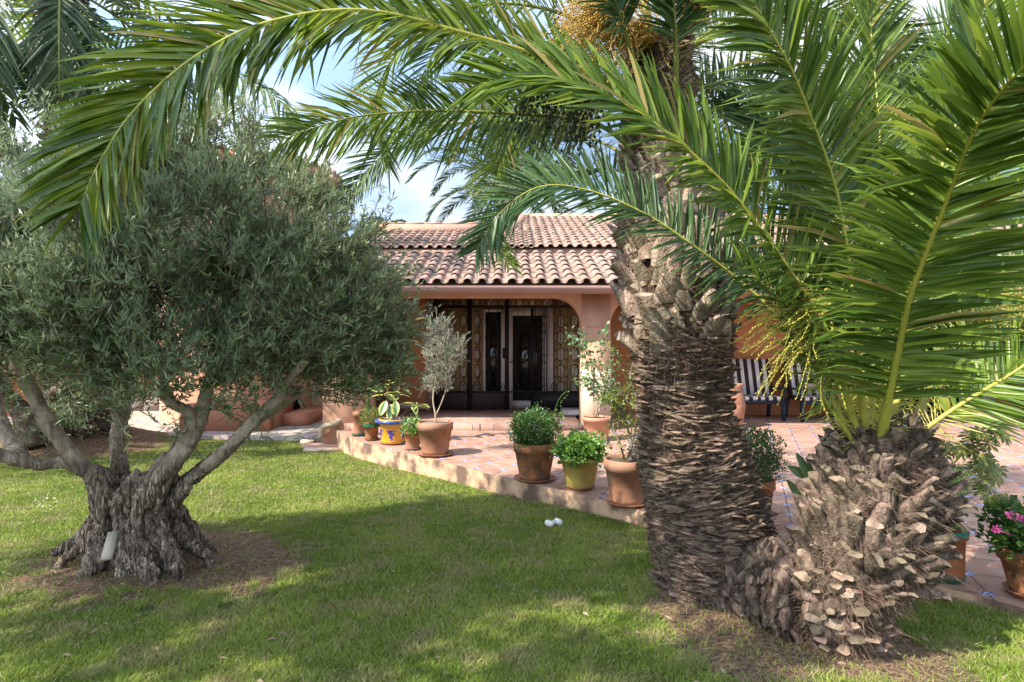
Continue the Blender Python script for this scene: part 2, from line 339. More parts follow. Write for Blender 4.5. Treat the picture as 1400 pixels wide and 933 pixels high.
def tube(pts, radii, sides=8, caps=True, flat=1., rough=0.):
    pts = np.array(pts, float); n = len(pts); radii = np.broadcast_to(np.array(radii, float), (n,)) if np.ndim(radii) else np.full(n, radii)
    T = unit(np.gradient(pts, axis=0)); ref = np.array([0,0,1.]) if abs(T[0][2]) < .9 else np.array([1.,0,0])
    u = unit(np.cross(T[0], ref)); V = []
    for i in range(n):
        u = unit(u-T[i]*u.dot(T[i])); w = np.cross(T[i], u)
        a = np.arange(sides)*2*PI/sides
        rr = radii[i]*(1+rough*(rng.random(sides)-.5)) if rough else radii[i]
        V.append(pts[i]+(np.cos(a)*rr)[:,None]*u+(np.sin(a)*rr*flat)[:,None]*w)
    V = np.vstack(V); k = np.arange(sides); f = []
    for i in range(n-1):
        f.append(np.stack([i*sides+k, i*sides+(k+1)%sides, (i+1)*sides+(k+1)%sides, (i+1)*sides+k], 1))
    Fs = [np.vstack(f)]
    if caps: Fs.append(np.array([k[::-1]])); Fs.append(np.array([(n-1)*sides+k]))
    return (V, Fs)
def lathe(c, prof, segs=28, cap=True):
    c = np.array(c, float); a = np.arange(segs)*2*PI/segs; V = []
    for r, z in prof: V.append(np.stack([c[0]+r*np.cos(a), c[1]+r*np.sin(a), np.full(segs, c[2]+z)], 1))
    k = np.arange(segs); f = [np.stack([i*segs+k, i*segs+(k+1)%segs, (i+1)*segs+(k+1)%segs, (i+1)*segs+k], 1) for i in range(len(prof)-1)]
    Fs = [np.vstack(f)]
    if cap: Fs.append(np.array([k[::-1]])); Fs.append(np.array([(len(prof)-1)*segs+k]))
    return (np.vstack(V), Fs)
def blob(c, r, sub=1, jit=.1):
    # small octa-sphere
    V = [(1,0,0),(-1,0,0),(0,1,0),(0,-1,0),(0,0,1),(0,0,-1)]; f = [(0,2,4),(2,1,4),(1,3,4),(3,0,4),(2,0,5),(1,2,5),(3,1,5),(0,3,5)]
    return (np.array(c)+np.array(V, float)*r, np.array(f))
def blobs(Cs, r):
    Cs = np.array(Cs, float); n = len(Cs); V0 = np.array([(1,0,0),(-1,0,0),(0,1,0),(0,-1,0),(0,0,1.4),(0,0,-1.4)], float)
    f0 = np.array([(0,2,4),(2,1,4),(1,3,4),(3,0,4),(2,0,5),(1,2,5),(3,1,5),(0,3,5)])
    r = np.broadcast_to(r, (n,))
    V = (Cs[:,None]+V0[None]*r[:,None,None]).reshape(-1,3); f = (f0[None]+(np.arange(n)*6)[:,None,None]).reshape(-1,3); return (V, f)
def leaves(Pn, D, Nn, L, W, pos=.45, curl=.0):
    """diamond leaves (one quad each)"""
    Pn = np.asarray(Pn); n = len(Pn); D = unit(D); S = unit(np.cross(D, Nn)); Nn = np.cross(S, D)
    L = np.broadcast_to(L, (n,))[:,None]; W = np.broadcast_to(W, (n,))[:,None]
    a = Pn; b_ = Pn+D*L*pos+S*W/2+Nn*W*.18; c = Pn+D*L-Nn*L*curl; d = Pn+D*L*pos-S*W/2+Nn*W*.18
    V = np.stack([a,b_,c,d],1).reshape(-1,3); i = np.arange(n)*4
    return (V, [np.stack([i,i+1,i+2],1), np.stack([i,i+2,i+3],1)])
def bigleaf(p, d, n, L, W, droop=.2, seg=6, margin=True):
    """a broad curved leaf, returns centre part (mi 0) and margins (mi 1)"""
    d = unit(np.array(d, float)); n = np.array(n, float); s = unit(np.cross(d, n)); n = np.cross(s, d); V = []
    for i in range(seg+1):
        u = i/seg; w = W*math.sin(PI*min(1, u*.96+.02))**.7*.5; c = np.array(p)+d*L*u-n*L*droop*u*u
        for q in (-1,-.55,0,.55,1): V.append(c+s*w*q+n*abs(q)*w*.3)
    V = np.array(V); a, b_ = [], []
    for i in range(seg):
        for j in range(4):
            f = [i*5+j, i*5+j+1, (i+1)*5+j+1, (i+1)*5+j]; (b_ if j in (0,3) else a).append(f)
    return V, np.array(a), np.array(b_)
def rdir(n, zb=0., s=1.):
    v = rng.normal(size=(n,3)); v[:,2] = v[:,2]*s+zb; return unit(v)

# ---------------------------------------------------------------- terrain
YS = np.array([-20, 0, 2.5, 3.4, 5.32, 7.47, 10.33, 14, 80.]); ZS = np.array([-.02,-.03,-.035,-.05,-.146,-.235,-.31,-.33,-.4])
MOUND = [(-7.5,10.6,1.5,.36), (-2.68,4.35,.9,.07), (1.25,3.75,.7,.05), (1.65,3.05,.6,.04)]
def zl(x, y):
    z = np.interp(y, YS, ZS)
    for a,b_,r,h in MOUND: z = z+h*np.exp(-((x-a)**2+(y-b_)**2)/(r*.6)**2)
    return z
EDGE = np.array([(-3.14,10.33),(-2.75,9.62),(-2.36,9.05),(-1.6,8.22),(-.83,7.47),(-.17,6.70),(.62,5.99),(1.21,5.32),(2.0,4.46),(2.64,3.77),(2.97,3.40),(4.6,1.6),(8.0,-2.2),(16,-11)])
PATH = np.array([(-40,13.6),(-10.2,13.0),(-7.3,11.15),(-3.14,10.85)])
def on_lawn(x, y):
    a = np.interp(x, EDGE[:,0], EDGE[:,1]); b_ = np.interp(x, PATH[:,0], PATH[:,1])
    return np.where(x > -3.14, y < a-.01, y < b_-.03)
xs = np.unique(np.concatenate([np.linspace(-120,-12,10), np.arange(-12,8,.12), np.linspace(8,120,12)]))
ys = np.unique(np.concatenate([np.linspace(-20,0,6), np.arange(0,14,.12), np.linspace(14,200,14)]))
X, Y = np.meshgrid(xs, ys); Z = zl(X, Y)
V = np.stack([X.ravel(), Y.ravel(), Z.ravel()], 1); nx = len(xs); ny = len(ys)
i, j = np.meshgrid(np.arange(nx-1), np.arange(ny-1)); q = (j*nx+i).ravel()
struct(obj('lawn', [(V, np.stack([q, q+1, q+nx+1, q+nx], 1))], M['lawn'], smooth=True))

# grass blades
def blades(x, y, hgt, w, lean, flat=False):
    n = len(x); z = zl(x, y); a = rng.random(n)*2*PI; b = rng.random(n)*2*PI
    s = np.stack([np.cos(a), np.sin(a), np.zeros(n)], 1)*w[:,None]/2
    p = np.stack([x, y, z-.004+(rng.random(n)*.012 if flat else 0)], 1)
    tip = p+np.stack([np.cos(b)*lean*hgt, np.sin(b)*lean*hgt, hgt*(.15 if flat else 1)*np.ones(n)], 1)
    mid = p*.5+tip*.5+np.stack([np.zeros(n)]*2+[hgt*.12], 1)
    V = np.stack([p-s, p+s, mid+s*.7, mid-s*.7, tip], 1).reshape(-1,3); i = np.arange(n)*5
    return (V, [np.stack([i,i+1,i+2,i+3],1), np.stack([i+3,i+2,i+4],1)])
n = 900000
u = rng.random(n); D = 2.15*(13.6/2.15)**u; px = rng.random(n)*1500-50
x = (px-700)/F*D; y = D
keep = on_lawn(x, y)
sv = soil_val(x, y)+np.array([noise.noise((a*2.2, b*2.2, 0))*.6+noise.noise((a*9, b*9, 0))*.3 for a, b in zip(x, y)])
keep &= (sv > 1.0) | (rng.random(n) < .05*(2.2-sv).clip(0,1.6))
x, y = x[keep], y[keep]; n = len(x)
hg = (.012+.018*rng.random(n))*(1+.35*rng.random(n))*(1+.6*np.array([noise.noise((a*7, b*7, 3)) for a, b in zip(x, y)])); w = .0018+.0008*y
stuff(obj('grass', [blades(x, y, hg, w, .3+1.3*rng.random(n))], M['grass']))
n = 60000; D = 2.2*(12/2.2)**rng.random(n); px = rng.random(n)*1500-50; x = (px-700)/F*D; y = D
sv = soil_val(x, y); keep = on_lawn(x, y) & ((sv < 1.15) | (rng.random(n) < .12)); x, y = x[keep], y[keep]; n = len(x)
stuff(obj('dry_grass', [blades(x, y, .02+.035*rng.random(n), .0025+.0008*y, 1.2+rng.random(n), True)], M['drygrass']))

# terrace
def sheet_poly(pts, z): 
    return (np.array([(a,b_,z) for a,b_ in pts]), np.array([list(range(len(pts)))]))
T = [tuple(p) for p in EDGE]
top = T[::-1]+[(-3.14,12.9),(16,12.9)]
top = T+[(16,12.9),(-3.14,12.9)]
n = len(T); Vw = np.array([(a,b_,z) for z in (0,-.6) for a,b_ in T]); k = np.arange(n-1)
wallf = np.stack([k+n, k+1+n, k+1, k], 1)
te = np.array(T); 
side = (np.array([(-3.14,10.33,0),(-3.14,12.9,0),(-3.14,12.9,-.6),(-3.14,10.33,-.6)]), np.array([[0,1,2,3]]))
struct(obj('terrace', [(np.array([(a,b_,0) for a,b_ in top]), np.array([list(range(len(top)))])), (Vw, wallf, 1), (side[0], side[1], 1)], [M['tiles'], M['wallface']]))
# path
pp = [tuple(p) for p in PATH]+[(-3.16,16.0),(-40,16.0)]
kn = len(PATH); Vk = np.array([(a,b_,z) for z in (-.235,-.6) for a,b_ in PATH]); k = np.arange(kn-1)
struct(obj('path', [(np.array([(a,b_,-.235) for a,b_ in pp]), np.array([list(range(len(pp)))])), (Vk, np.stack([k+kn,k+1+kn,k+1,k],1))], M['path']))
struct(obj('porch_floor', [box(-2.9, 1.2, 10.12, 12.9, -.1, .115)], M['tiles']))

# ---------------------------------------------------------------- house
def tiled_slope(x0, x1, y0, z0, y1, z1, sp=.25, course=.40, clip=None, k=1):
    kk = k
    out = []; L_ = math.hypot(y1-y0, z1-z0); nc = max(1, round(L_/course)); d = np.array([0, (y1-y0)/L_, (z1-z0)/L_]); nrm = np.array([0, -d[2], d[1]])
    nt = int(round((x1-x0)/sp)); cl = L_/nc
    for i in range(nt+1):
        for c in range(nc):
            xc = x0+i*sp+random.uniform(-.008,.008); s0 = c*cl-.03+random.uniform(-.012,.012); s1 = (c+1)*cl+.04
            for kind in (0, 1):
                xx = xc if kind == 0 else xc+sp/2
                if clip and not clip(xx, y0+d[1]*s0): continue
                ra, rb = ((.085*kk,.068*kk) if kind == 0 else (.075*kk,.085*kk)); V = []
                for s, r, lift in ((s0, ra, .03), (s1, rb, 0.0)):
                    for a in np.linspace(0, PI, 8):
                        if kind == 0: V.append(np.array([xx+r*math.cos(a), y0, z0])+d*s+nrm*(.02+lift+r*.95*math.sin(a)))
                        else: V.append(np.array([xx+r*math.cos(a), y0, z0])+d*s+nrm*(.085+lift*.6-r*.8*math.sin(a)))
                V = np.array(V); V2 = V-nrm*.014; k = np.arange(7)
                f = [np.stack([k,k+1,k+9,k+8],1)]
                VV = np.vstack([V, V2]); f.append(np.stack([k+16,k+17,k+1,k],1)); f.append(np.stack([k+24,k+25,k+17,k+16],1)[:, ::-1])
                out.append((VV, f))
    return out
house = thing('house', 'terracotta plastered house with clay barrel tile roof behind the tiled terrace', 'house', (0, 10.2, 0))
ya, yb = 10.2, 10.55
def arch_wall(holes, x0, x1, z0, z1):
    # front wall built as strips around round-cornered openings; holes: (xa, xb, ztop, radius)
    parts = []; x = x0
    for xa, xb, zt, r in holes:
        parts.append(box(x, xa, ya, yb, z0, z1))
        # header with rounded corners: fan of columns
        n = 12; prev = None
        xsn = [xa+r*(1-math.cos(t)) for t in np.linspace(0, PI/2, n)]+[xb-r*(1-math.cos(t)) for t in np.linspace(PI/2, 0, n)]
        zsn = [zt-r+r*math.sin(t) for t in np.linspace(0, PI/2, n)]+[zt-r+r*math.sin(t) for t in np.linspace(PI/2, 0, n)]
        m_ = len(xsn)
        V = []
        for yy in (ya, yb):
            for a, b_ in zip(xsn, zsn): V.append((a, yy, b_))
            for a in xsn: V.append((a, yy, z1))
        V = np.array(V); k = np.arange(m_-1); o2 = 2*m_
        parts.append((V, [np.stack([k,k+1,k+1+m_,k+m_],1), np.stack([k+o2+m_,k+1+o2+m_,k+1+o2,k+o2],1), np.stack([k+o2,k+1+o2,k+1,k],1)]))
        x = xb
    parts.append(box(x, x1, ya, yb, z0, z1)); return parts
w = obj('front_wall', arch_wall([(-2.45,1.21,2.31,.48),(1.72,9.6,2.31,.48)], -3.3, 11.5, -.6, 2.47), M['plaster'], house)
obj('pillar_cladding', [box(1.205,1.725,ya-.012,ya+.1,.0,1.06)], M['clad'], house)
obj('pillar_joint', [box(1.212,1.718,ya-.004,ya+.02,1.79,1.80)], M['plaster_red'], house)
# back wall pieces (gate opening X -1.63..1.9)
bw = [box(-3.3,-1.62,12.3,12.6,-.4,3.3), box(-1.62,1.95,12.3,12.6,2.55,3.3), box(1.95,7.7,12.3,12.6,-.4,3.3), box(7.7,10.1,12.3,12.6,2.2,3.3), box(10.1,14,12.3,12.6,-.4,3.3)]
obj('back_wall', bw, M['plaster_deep'], house)
obj('ceiling', [box(-3.3,11.5,10.56,12.29,2.56,2.62)], M['cream'], house)
obj('end_wall', [box(-3.3,-3.0,10.56,12.29,-.4,2.55)], M['plaster'], house)
obj('tile_border', [box(-1.79,-1.625,12.28,12.3,.115,2.5), box(-3.0,-1.80,12.28,12.3,.12,.24)], M['mosaic'], house)
obj('skirting', [box(10.3,14,12.27,12.3,.0,.16)], M['mosaic'], house)
wd = obj('window', [box(-2.72,-2.25,12.26,12.29,1.42,2.15)], M['glass'], house)
obj('frame', [box(-2.76,-2.72,12.24,12.29,1.38,2.19), box(-2.25,-2.21,12.24,12.29,1.38,2.19), box(-2.72,-2.25,12.24,12.29,2.15,2.19), box(-2.50,-2.47,12.24,12.29,1.42,2.15)], M['doorwhite'], wd)
obj('sill', [box(-2.80,-2.17,12.18,12.295,1.33,1.38)], M['stone'], wd)
obj('downpipe', [tube([(-2.48,12.2,1.33),(-2.48,12.2,.12)], .02, 8)], M['iron'], house)
# roof
rt1 = tiled_slope(-3.5, 12, 9.85, 2.50, 12.35, 3.40)
obj('porch_roof', rt1, M['tile'], house)
obj('porch_roof_deck', [(np.array([(-3.5,9.88,2.46),(12,9.88,2.46),(12,12.4,3.38),(-3.5,12.4,3.38),(-3.5,9.88,2.42),(12,9.88,2.42),(12,12.4,3.3),(-3.5,12.4,3.3)]), BF)], M['mortar'], house)
rt2 = tiled_slope(-3.5, .3, 12.15, 3.45, 14.3, 4.20, sp=.20, course=.34, k=.8); 
obj('left_roof', rt2, M['tile'], house)
def hipclip(x, y): return x > -.5+(y-12.2)*.2
rt3 = tiled_slope(-.6, 13, 12.15, 3.47, 16.6, 5.03, sp=.20, course=.34, clip=hipclip, k=.8)
obj('main_roof', rt3, M['tile'], house)
obj('left_roof_deck', [(np.array([(-3.5,12.15,3.44),(-.3,12.15,3.44),(-.3,14.35,4.18),(-3.5,14.35,4.18),(-3.5,12.15,3.3),(-.3,12.15,3.3),(-.3,14.35,3.3),(-3.5,14.35,3.3)]), BF)], M['mortar'], house)
obj('main_roof_deck', [(np.array([(-.5,12.2,3.46),(13,12.2,3.46),(13,16.6,5.0),(.38,16.6,5.0),(-.5,12.2,3.2),(13,12.2,3.2),(13,16.6,3.2),(.38,16.6,3.2)]), BF)], M['mortar'], house)
obj('ridge', [box(-3.5,-.1,14.25,14.45,4.15,4.40)]+[obox((x_,14.35,4.42),.44,.2,.045,(1,0,.02*random.uniform(-1,1))) for x_ in np.arange(-3.3,-.2,.46)]+[box(.36,13,16.55,16.8,4.95,5.16)], M['mortar'], house)
obj('hip', [(lambda a,b_: (np.vstack([[a+np.array([-.13,0,0]),a+np.array([.13,0,0]),b_+np.array([.13,0,0]),b_+np.array([-.13,0,0])],[a+np.array([-.13,0,.17]),a+np.array([.13,0,.17]),b_+np.array([.13,0,.17]),b_+np.array([-.13,0,.17])]]), BF))(np.array([-.5,12.15,3.45]), np.array([.38,16.7,5.0]))], M['mortar'], house)
# gutter with a lip
gy = 9.74
prof = [(9.86,2.47),(9.72,2.47),(9.70,2.45),(9.70,2.42),(9.73,2.37),(9.78,2.34),(9.86,2.34)]
Vg = np.array([(x_,a,b_) for x_ in (-3.5,12) for a,b_ in prof]); k = np.arange(len(prof)-1); m_ = len(prof)
obj('gutter', [(Vg, [np.stack([k,k+1,k+1+m_,k+m_],1), np.array([list(range(m_))]), np.array([list(range(2*m_-1,m_-1,-1))])])], M['gutter'], house)
obj('soffit', [box(-3.5,12,9.862,10.25,2.40,2.455)], M['plaster_deep'], house)

# door group behind gate, plane y=12.55 .. 12.9
yd = 12.62
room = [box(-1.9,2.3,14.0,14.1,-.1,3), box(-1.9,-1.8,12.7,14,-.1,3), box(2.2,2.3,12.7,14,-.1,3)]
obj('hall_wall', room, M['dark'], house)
def pxX(px, D): return (px-700)/F*D
def pzZ(py, D): return H-(py-466.5)/F*D
obj('patterned_panel', [box(pxX(590,yd), pxX(661,yd), yd, yd+.05, .12, 2.5)], M['oval'], house)
obj('patterned_panel', [box(pxX(756,yd), 2.0, yd, yd+.05, .12, 2.5)], M['oval'], house)
obj('patterned_panel', [box(pxX(661,yd)+.002, pxX(756,yd)-.002, yd+.01, yd+.05, pzZ(422,yd), 2.5)], M['oval'], house)
sl = obj('sidelight', [box(pxX(664,yd), pxX(685,yd), yd-.005, yd+.02, .30, pzZ(427,yd))], M['glass'], house)
obj('frame', [box(pxX(660,yd), pxX(664,yd), yd-.05, yd+.04, .12, pzZ(423,yd)), box(pxX(685,yd), pxX(692,yd), yd-.05, yd+.04, .12, pzZ(423,yd)), box(pxX(664,yd), pxX(685,yd), yd-.05, yd+.04, pzZ(427,yd), pzZ(423,yd)), box(pxX(664,yd), pxX(685,yd), yd-.05, yd+.04, .12, .30)], M['doorwhite'], sl)
door = obj('door', [box(pxX(694,yd), pxX(701,yd), yd-.08, yd, .12, pzZ(424,yd)), box(pxX(741,yd), pxX(748,yd), yd-.08, yd, .12, pzZ(424,yd)), box(pxX(701,yd), pxX(741,yd), yd-.08, yd, pzZ(432,yd), pzZ(424,yd)), box(pxX(701,yd), pxX(741,yd), yd-.08, yd, .12, .27)], M['doorwhite'], house)
obj('glass', [box(pxX(701,yd), pxX(741,yd), yd-.05, yd-.03, .27, pzZ(432,yd))], M['glass'], door)
obj('handle', [tube([(pxX(697,yd), yd-.13, 1.1),(pxX(703,yd), yd-.13, 1.1)], .012, 6), tube([(pxX(697.5,yd), yd-.13, 1.1),(pxX(697.5,yd), yd-.07, 1.1)], .012, 6)], M['iron'], door)
obj('door_frame', [box(pxX(748.5,yd), pxX(756,yd), yd-.05, yd+.04, .12, pzZ(422,yd)), box(pxX(692.2,yd), pxX(748,yd), yd-.02, yd+.04, pzZ(423.8,yd), pzZ(420.5,yd))], M['doorwhite'], house)
obj('doorstep', [box(1.0,1.9,11.3,12.28,.1155,.17)], M['doorwhite'], house)
# wrought iron gate
yg = 12.22
gate = thing('iron_gate', 'black wrought iron scrollwork gate closing the porch entrance', 'gate', (0,yg,.12))
def spiral(cx, cz, r, turns, a0, sgn, y=yg, n=26):
    return [(cx+r*(1-t*.82)*math.cos(a0+sgn*turns*2*PI*t), y, cz+r*(1-t*.82)*math.sin(a0+sgn*turns*2*PI*t)) for t in np.linspace(0,1,n)]
posts = [594.5, 642, 693, 727.5, 749, 800, 822]
fr = [box(pxX(594,yg)-.03, pxX(830,yg), yg-.02, yg+.02, pzZ(421.5,yg), pzZ(417.5,yg)), box(pxX(594,yg), pxX(830,yg), yg-.02, yg+.02, pzZ(537,yg), pzZ(535,yg))]
for p_, ww in ((595.5,.045),(642,.05),(693,.045),(727,.022),(800,.03)): fr.append(box(pxX(p_,yg)-ww/1.0, pxX(p_,yg)+ww/1.0, yg-.026, yg+.026, .12, 2.5 if p_ != 727 else 2.25))
for p_ in (612,628,655,668,680,708,716,766,780,790): fr.append(tube([(pxX(p_,yg),yg,pzZ(536,yg)),(pxX(p_,yg),yg,pzZ(418,yg))], .007 if p_ not in (708,716) else .005, 5))
obj('frame', fr, M['iron'], gate)
obj('lower_panel', [box(pxX(594,yg), pxX(693,yg), yg-.012, yg+.012, .13, pzZ(536,yg))], M['wood'] if 0 else M['brownfab'], gate)
obj('lower_panel', [box(pxX(728,yg), pxX(830,yg), yg-.012, yg+.012, .13, pzZ(536,yg))], M['iron'], gate)
sc = []
for (a, b_) in ((598,640),(645,691),(752,797),(800,826)):
    cxm = (a+b_)/2; r = .085
    for sx, px_ in ((1,a+6),(-1,b_-6)):
        sc.append(tube(spiral(pxX(px_,yg), pzZ(529,yg), r, 1.6, PI/2, sx), .008, 5))
        sc.append(tube(spiral(pxX(px_,yg), pzZ(425,yg), r*.8, 1.6, -PI/2, -sx), .007, 5))
    for pc in np.arange(a+8, b_-4, 14):
        for k_, zz in enumerate(np.arange(.72, 2.15, .36)):
            r2 = .055; X0 = pxX(pc,yg); z0 = zz
            sc.append(tube(spiral(X0, z0+.06, r2, 1.2, -PI/2, 1, n=14)+[], .006, 4)); sc.append(tube(spiral(X0, z0-.06, r2, 1.2, PI/2, 1, n=14), .006, 4))
            t = np.linspace(0, 2*PI, 15); sc.append(tube([(X0+.05*math.cos(q_), yg, z0+.18+.10*math.sin(q_)) for q_ in t], .005, 4))
for X0 in np.arange(pxX(600,yg), pxX(826,yg), .13):
    t = np.linspace(0, PI, 10); sc.append(tube([(X0+.06*math.cos(q_), yg, 2.31+.12*math.sin(q_)) for q_ in t], .007, 4))
# dense scroll leaf right of the door
for zz in np.arange(.62, 2.2, .16):
    for px_ in (731,737,743): sc.append(tube(spiral(pxX(px_,yg), zz, .045, 1.2, random.uniform(0,6), 1, n=12), .007, 4))
for px_ in (729,732,735,738,741,744,747): sc.append(tube([(pxX(px_,yg),yg+.01,.5),(pxX(px_,yg),yg+.01,2.25)], .011, 4))
obj('scrollwork', sc, M['iron'], gate)
obj('lock_case', [box(pxX(689,yg)-.03, pxX(693,yg), yg-.06, yg+.04, pzZ(490,yg), pzZ(476,yg))], M['iron'], gate)

# ---- right wing bits
ob = thing('sliding_door', 'dark sliding doorway with pale frame at the far right of the porch', 'doorway', (8.9,12.3,0))
obj('panel', [box(7.72,10.08,12.45,12.5,0,2.2)], M['glass'], ob)
obj('frame', [box(9.86,10.1,12.22,12.29,0,2.25), box(7.6,7.72,12.22,12.29,0,2.25), box(7.72,9.86,12.22,12.29,2.17,2.25), box(8.75,8.82,12.42,12.448,0,2.17)], M['doorwhite'], ob)
sh = thing('slatted_shutter', 'white slatted shutter leaning on the orange back wall', 'shutter', (6.95,12.2,0))
obj('slats', [obox((6.95,12.2,z_),.30,.03,.05,(1,0,0),(0,-.5,1)) for z_ in np.arange(.5,1.28,.055)], M['doorwhite'], sh)
obj('frame', [box(6.77,6.80,12.18,12.24,0,1.32), box(7.10,7.13,12.18,12.24,0,1.32), box(6.8,7.1,12.18,12.24,1.29,1.32), box(6.8,7.1,12.18,12.24,.42,.47)], M['doorwhite'], sh)
def lounge_chair(xc, yc, label, cushion):
    r = thing('garden_chair', label, 'chair', (xc,yc,0), 'striped garden chairs on the porch')
    w = 1.0
    # seat and back pads: stripes as geometry strips
    n = 13; sd = w/n; s_ = [[],[]]; b_ = [[],[]]
    for i in range(n):
        x0 = xc-w/2+i*sd; wob = .006*math.sin(i*2.1)
        x1 = x0+sd; k = i % 2
        yy = yc-.28; s_[k].append(box(x0,x1,yy,yc+.25,.40,.47))
        b_[k].append((np.array([(x0,yc+.22,.47),(x1,yc+.22,.47),(x1,yc+.30,.47),(x0,yc+.30,.47),(x0+wob,yc+.42,1.18),(x1+wob,yc+.42,1.18),(x1+wob,yc+.50,1.18),(x0+wob,yc+.50,1.18)]), BF))
    obj('seat', [(*p, 0) for p in s_[0]]+[(*p, 1) for p in s_[1]], [M['brownfab'], M['whitefab']], r)
    obj('backrest', [(*p, 0) for p in b_[0]]+[(*p, 1) for p in b_[1]], [M['brownfab'], M['whitefab']], r)
    for sx in (-1,1):
        obj('leg', [obox((xc+sx*(w/2-.02),yc-.27,.2),.06,.06,.40,(1,0,0),(0,.05,1))], M['rail'], r)
        obj('leg', [obox((xc+sx*(w/2-.02),yc+.38,.2),.06,.06,.42,(1,0,0),(0,-.2,1))], M['rail'], r)
        obj('armrest', [box(xc+sx*(w/2+.01)-.035,xc+sx*(w/2+.01)+.035,yc-.3,yc+.4,.60,.63), box(xc+sx*(w/2+.01)-.02,xc+sx*(w/2+.01)+.02,yc-.26,yc-.22,.40,.60)], M['rail'], r)
    obj('seat_rail', [box(xc-w/2+.012,xc+w/2-.012,yc-.3,yc-.262,.33,.398)], M['rail'], r)
lounge_chair(4.78, 11.6, 'striped brown and white garden chair nearer the leaning palm trunk, without cushion', 0)
lounge_chair(6.05, 11.5, 'striped brown and white garden chair with a small cushion on its seat', 1)
cu = obj('cushion', [lathe((0,0,0), [(0.02,-.01),(.2,0),(.24,.05),(.2,.10),(.02,.12)], 20)], M['cushion'], rel=(0,0,0), smooth=True)
cu.scale = (1.05,.55,1); cu.rotation_euler = (math.radians(70),0,0); cu.location = (6.0,11.66,.69)
tag(cu, 'taupe cushion leaning on the back of the striped chair', 'cushion')
cb = thing('wooden_cabinet', 'low reddish wooden cabinet beside the striped chair with the cushion', 'cabinet', (6.95,12.0,0))
obj('body', [box(6.72,7.42,11.75,12.1,.06,.62)], M['wood'], cb); obj('top', [box(6.69,7.45,11.72,12.12,.62,.66)], M['wood'], cb)
for sx in (0,1): obj('door', [box(6.75+sx*.33,7.05+sx*.34,11.725,11.749,.1,.58)], M['wood'], cb)
# ---------------------------------------------------------------- left background
tw = thing('tower', 'round salmon plastered tower with stepped terracotta cornice behind the olive tree', 'tower', (-6.4,14.2,-.3))
tc_ = (-6.4,14.2,-.3); R_ = 1.85
obj('tower_wall', [lathe(tc_, [(R_,0),(R_,5.35)], 64, False)], M['plaster'], tw, smooth=True)
obj('cornice', [lathe(tc_, [(R_,5.25),(R_+.05,5.26),(R_+.05,5.36),(R_+.14,5.37),(R_+.16,5.47),(R_+.22,5.5),(R_+.24,5.6),(R_+.32,5.63),(R_+.34,5.80),(R_,5.82)], 64)], M['terralight'], tw)
obj('roof', [lathe(tc_, [(R_+.34,5.82),(R_*.5,6.15),(.05,6.45)], 48)]+[obox((tc_[0]+(R_+.30)*math.cos(a),tc_[1]+(R_+.30)*math.sin(a),tc_[2]+5.86),.12,.10,.10,(math.cos(a),math.sin(a),0)) for a in np.linspace(0,2*PI,56)[:-1]], M['tile'], tw)
an = thing('annex', 'cream and orange outbuilding with stone plinth at the far left', 'building', (-11,15,-.24))
obj('cream_wall', [box(-14.5,-8.7,15.0,15.4,-.3,3.4)], M['cream'], an)
obj('orange_wall', [box(-8.68,-3.3,15.05,15.4,-.3,3.2)], M['plaster'], an)
obj('side_wall', [box(-20,-11.6,13.9,14.99,-.3,3.3)], M['plaster_deep'], an)
st = []
for x_ in np.arange(-11.5,-8.8,.42): st.append(box(x_,x_+.40,14.93,14.99,-.24,.10+random.uniform(-.03,.04)))
obj('plinth', st, M['stone'], an)
obj('column', [lathe((-12.1,13.6,-.24), [(.14,0),(.14,.08),(.09,.12),(.08,2.4),(.14,2.5),(.14,2.6)], 16)], M['doorwhite'], an)
obj('roof', tiled_slope(-20,-3.4,14.7,3.35,17,4.1), M['tile'], an)
obj('wall_opening', [box(-13.6,-12.9,13.86,13.895,-.24,1.9)], M['dark'], an)
# the low curved wall block (garden seat)
gs = thing('garden_bench', 'orange plastered garden bench alcove with sloping parapet beside the tower', 'bench', (-4.8,11.6,-.24))
def curved_block(x0,x1,y0,y1,zb,zf):
    n = 10; V = []
    for i in range(n+1):
        x_ = x0+(x1-x0)*i/n; z_ = zf(i/n)
        V += [(x_,y0,zb),(x_,y1,zb),(x_,y1,z_),(x_,y0,z_)]
    f = []
    for i in range(n):
        a = i*4; b_ = a+4
        for p_, q_ in ((0,1),(1,2),(2,3),(3,0)): f.append([a+p_,a+q_,b_+q_,b_+p_])
    f.append([3,2,1,0]); f.append([n*4,n*4+1,n*4+2,n*4+3]); return (np.array(V), np.array(f))
obj('parapet', [curved_block(-6.6,-4.82,11.6,11.85,-.26,lambda u: .30+.42*u*u)], M['plaster_red'], gs)
obj('parapet_coping', [curved_block(-6.6,-4.78,11.56,11.89,.25,lambda u: .345+.42*u*u)], M['cream'], gs) if 0 else None
obj('side_wall', [box(-5.07,-4.82,11.852,13.2,-.26,.70)], M['plaster_red'], gs)
obj('bench', [box(-4.815,-4.3,12.3,13.95,-.26,.02)], M['plaster_red'], gs)
obj('rear_wall', [curved_block(-5.2,-3.35,13.6,13.8,-.26,lambda u: .80+.1*u)], M['plaster'], gs)
obj('stone_footing', [box(-4.29+i_*.24,-4.06+i_*.24,13.52,13.598,-.235,-.0) for i_ in range(4)], M['stone'], gs)
obj('niche', [box(-4.818,-4.8,12.9,13.5,.03,.5)], M['dark'], gs)
lw = obj('parapet', [curved_block(-3.28,-2.6,10.75,10.95,-.3,lambda u: .05+.28*math.sin(min(1,u*1.4)*PI/2)), box(-3.30,-3.142,10.30,10.74,-.3,.05)], M['cream'], rel=(-3.2,10.8,0))
lw.name = 'low_wall'; tag(lw, 'low rounded cream wall at the left end of the terrace', 'wall')
